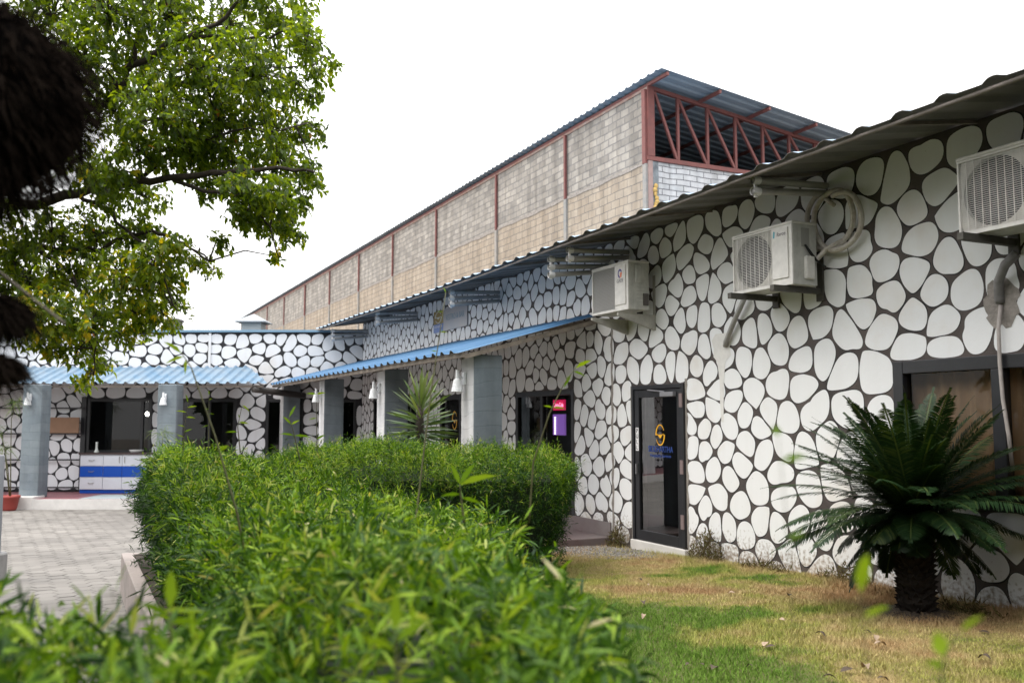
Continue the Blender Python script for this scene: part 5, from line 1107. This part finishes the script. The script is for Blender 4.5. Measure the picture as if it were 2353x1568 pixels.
lp = np.array(lp); ld = unit(np.array(ld)); n = len(lp); L = RNG.uniform(.029, .058, n); side = unit(np.cross(ld, np.array([0, 0, 1.0]) + RNG.normal(0, .45, (n, 3)))); up = np.cross(side, ld)
prof = [(0, 0), (.12, .16), (.36, .27), (.62, .24), (.84, .11), (1.0, 0)]; V = np.empty((n, 14, 3)); cnt = 0
for (f, w_) in prof:
    mid = lp + ld * (L * f)[:, None] - np.array([0, 0, 1.0]) * (L * .22 * f * f)[:, None]
    if w_ == 0: V[:, cnt] = mid; cnt += 1
    else:
        V[:, cnt] = mid + side * (L * w_)[:, None] + up * (L * w_ * .35)[:, None]; V[:, cnt + 1] = mid; V[:, cnt + 2] = mid - side * (L * w_)[:, None] + up * (L * w_ * .35)[:, None]; cnt += 3
b_ = (np.arange(n) * 14)[:, None]
t3 = np.array([(0, 2, 1), (0, 3, 2), (10, 11, 13), (11, 12, 13)]); q4 = np.array([(1, 2, 5, 4), (2, 3, 6, 5), (4, 5, 8, 7), (5, 6, 9, 8), (7, 8, 11, 10), (8, 9, 12, 11)])
np_mesh('crown', V.reshape(-1, 3), [(b_[:, :, None] + t3[None]).reshape(-1, 3), (b_[:, :, None] + q4[None]).reshape(-1, 4)], TLEAF, tree, np.repeat(np.array(lr_), 14))

# ================================================================== shaggy thatch close to the lens at the left
TH_M = leafmat('old_thatch', [(0, (.004, .0035, .003)), (.8, (.020, .015, .012)), (1, (.03, .022, .016))], 1, 0, spec=0)
TH_C = M('thatch_core', (.003, .0026, .0025), 1, var=.4, vscale=14, spec=0)
th = thing('thatched_canopy', 'dark shaggy thatch hanging close to the lens at the left edge', 'thatch', (-1.43, 2.25, -.45)); TB2 = Vector((-1.43, 2.25, -.45))
def thatch(name, cx, cy, sx_, sz_, Y, nfib, fl, col0):
    c = at(cx, cy, Y) - TB2; k = Y / FPX; A = np.array([sx_ * k, sx_ * k * .8, sz_ * k]); c = np.array(c)
    mb = MB(); rows = 14; nn = 26
    vs = [(c[0] + A[0] * .93 * math.sin(math.pi * i / rows) * math.cos(2 * math.pi * j / nn) * (1 + .05 * math.sin(j * 3 + i)), c[1] + A[1] * .93 * math.sin(math.pi * i / rows) * math.sin(2 * math.pi * j / nn), c[2] + A[2] * .93 * math.cos(math.pi * i / rows)) for i in range(rows + 1) for j in range(nn)]
    mb.add(vs, [(i * nn + j, (i + 1) * nn + j, (i + 1) * nn + (j + 1) % nn, i * nn + (j + 1) % nn) for i in range(rows) for j in range(nn)])
    o = mb.build(name, TH_C, th, smooth=True)
    v = unit(RNG.normal(0, 1, (nfib, 3))); p = c + v * A * RNG.uniform(.88, 1.0, (nfib, 1)); d = unit(v * .55 + np.array([.25, 0, -.75]) + RNG.normal(0, .28, (nfib, 3)))
    V = lance(p, d, perp(d), RNG.uniform(fl * .4, fl, nfib), RNG.uniform(.002, .006, nfib), RNG.uniform(0, .5, nfib), nfib)
    nl = nfib // 9; v2 = unit(RNG.normal(0, 1, (nl, 3))); p2 = c + v2 * A * .97; d2 = unit(v2 * .7 + np.array([.2, 0, -.6]) + RNG.normal(0, .3, (nl, 3)))
    V = np.concatenate([V, lance(p2, d2, perp(d2), RNG.uniform(fl, fl * 2.1, nl), RNG.uniform(.002, .005, nl), RNG.uniform(.3, 1.2, nl), nl)]); nfib += nl
    np_mesh('fibre', V.reshape(-1, 3), lance_faces(nfib), TH_M, o, np.repeat(np.clip(RNG.normal(col0, .2, nfib), 0, 1), 6))
thatch('thatch_tier', -210, 225, 415, 275, 2.25, 9000, .075, .4)
thatch('thatch_tier', -110, 715, 160, 58, 2.25, 4200, .05, .4)
thatch('thatch_tier', -130, 838, 165, 38, 2.25, 4200, .045, .7)
MB().tube([(0, 0, 0), (-.02, 0, 1.6), (0, 0, 2.9)], .05, 10).build('post', BARK, th, smooth=True)
mb = MB(); mb.tube([at(-40, 600, 2.6), at(3, 628, 2.6), at(80, 690, 2.6), at(149, 743, 2.6)], .0045, 6)
o = mb.build('bare_stick', M('pale_stick', (.24, .20, .16), .7, var=.3, vscale=30), smooth=True); tag(o, 'thin bare stick slanting across the leaves at the left edge', 'stick')

# ================================================================== small courtyard things
pp = FW(8.06, 2.62, -.45)
pt = thing('potted_palm', 'slender palm in a red pot in front of the leftmost pillar', 'potted plant', pp)
MB().lathe([(0, 0), (.14, 0), (.165, .05), (.215, .30), (.235, .31), (.235, .36), (.205, .36), (.195, .31), (0, .30)], n=24).build('pot', M('red_clay', (.33, .055, .045), .6, var=.15, vscale=6), pt, smooth=True)
PL = leafmat('areca_leaf', [(0, (.05, .10, .03)), (1, (.16, .22, .08))], .5, .3)
stems = [[(0, 0, .3), (-.08, 0, 1.0), (-.22, -.05, 1.75), (-.36, -.1, 2.0)], [(.02, 0, .3), (-.02, 0, 1.2), (-.05, 0, 2.2), (.1, -.1, 2.6)], [(.0, 0, .3), (-.1, 0, .9), (-.18, 0, 1.5)]]
for st in stems:
    MB().tube(st, [.014, .012, .009, .005][:len(st)], 6).build('stem', HSTEM, pt, smooth=True)
ps, ds_ = [], []
for st in stems:
    tipv = np.array(st[-1])
    for i in range(46):
        ps.append(tipv + RNG.normal(0, .05, 3)); ds_.append(RNG.normal(0, 1, 3) * [1, .5, .7] + [0, 0, -.1])
ps = np.array(ps); ds_ = unit(np.array(ds_)); n = len(ps)
V = lance(ps, ds_, perp(ds_), RNG.uniform(.18, .36, n), np.full(n, .014), RNG.uniform(.4, 1.2, n), n); np_mesh('foliage', V.reshape(-1, 3), lance_faces(n), PL, pt, np.repeat(RNG.random(n), 6))
gp2 = thing('slender_palm', 'slender grassy palm in front of the pillar right of the cabinet', 'palm', FW(4.42, 2.7, -.45))
MB().tube([(0, 0, 0), (.02, 0, 1.0), (.05, 0, 1.9)], [.014, .012, .006], 6).build('stem', HSTEM, gp2, smooth=True)
n = 70; ps = np.tile([.05, 0, 1.85], (n, 1)) + RNG.normal(0, .08, (n, 3)); ds_ = unit(RNG.normal(0, 1, (n, 3)) * [1, .5, .8])
V = lance(ps, ds_, perp(ds_), RNG.uniform(.2, .42, n), np.full(n, .012), RNG.uniform(.4, 1.2, n), n); np_mesh('foliage', V.reshape(-1, 3), lance_faces(n), PL, gp2, np.repeat(RNG.random(n), 6))
gpost = thing('steel_bollard', 'grey steel post on a round concrete foot at the far left edge', 'bollard', at(-24, 1335, 12.6))
gpost.location.z = -.45
STL = M('grey_steel', (.20, .21, .23), .45, var=.15, vscale=4)
mb = MB(); mb.lathe([(0, 0), (.20, 0), (.20, .36), (.185, .38), (0, .38)], n=24); mb.build('foot', M('pale_concrete', (.28, .275, .27), .8, var=.2, vscale=5), gpost, smooth=False)
mb = MB(); mb.lathe([(.115, .38), (.115, 1.68), (.10, 1.70), (0, 1.70)], n=20); mb.build('post', STL, gpost, smooth=True)
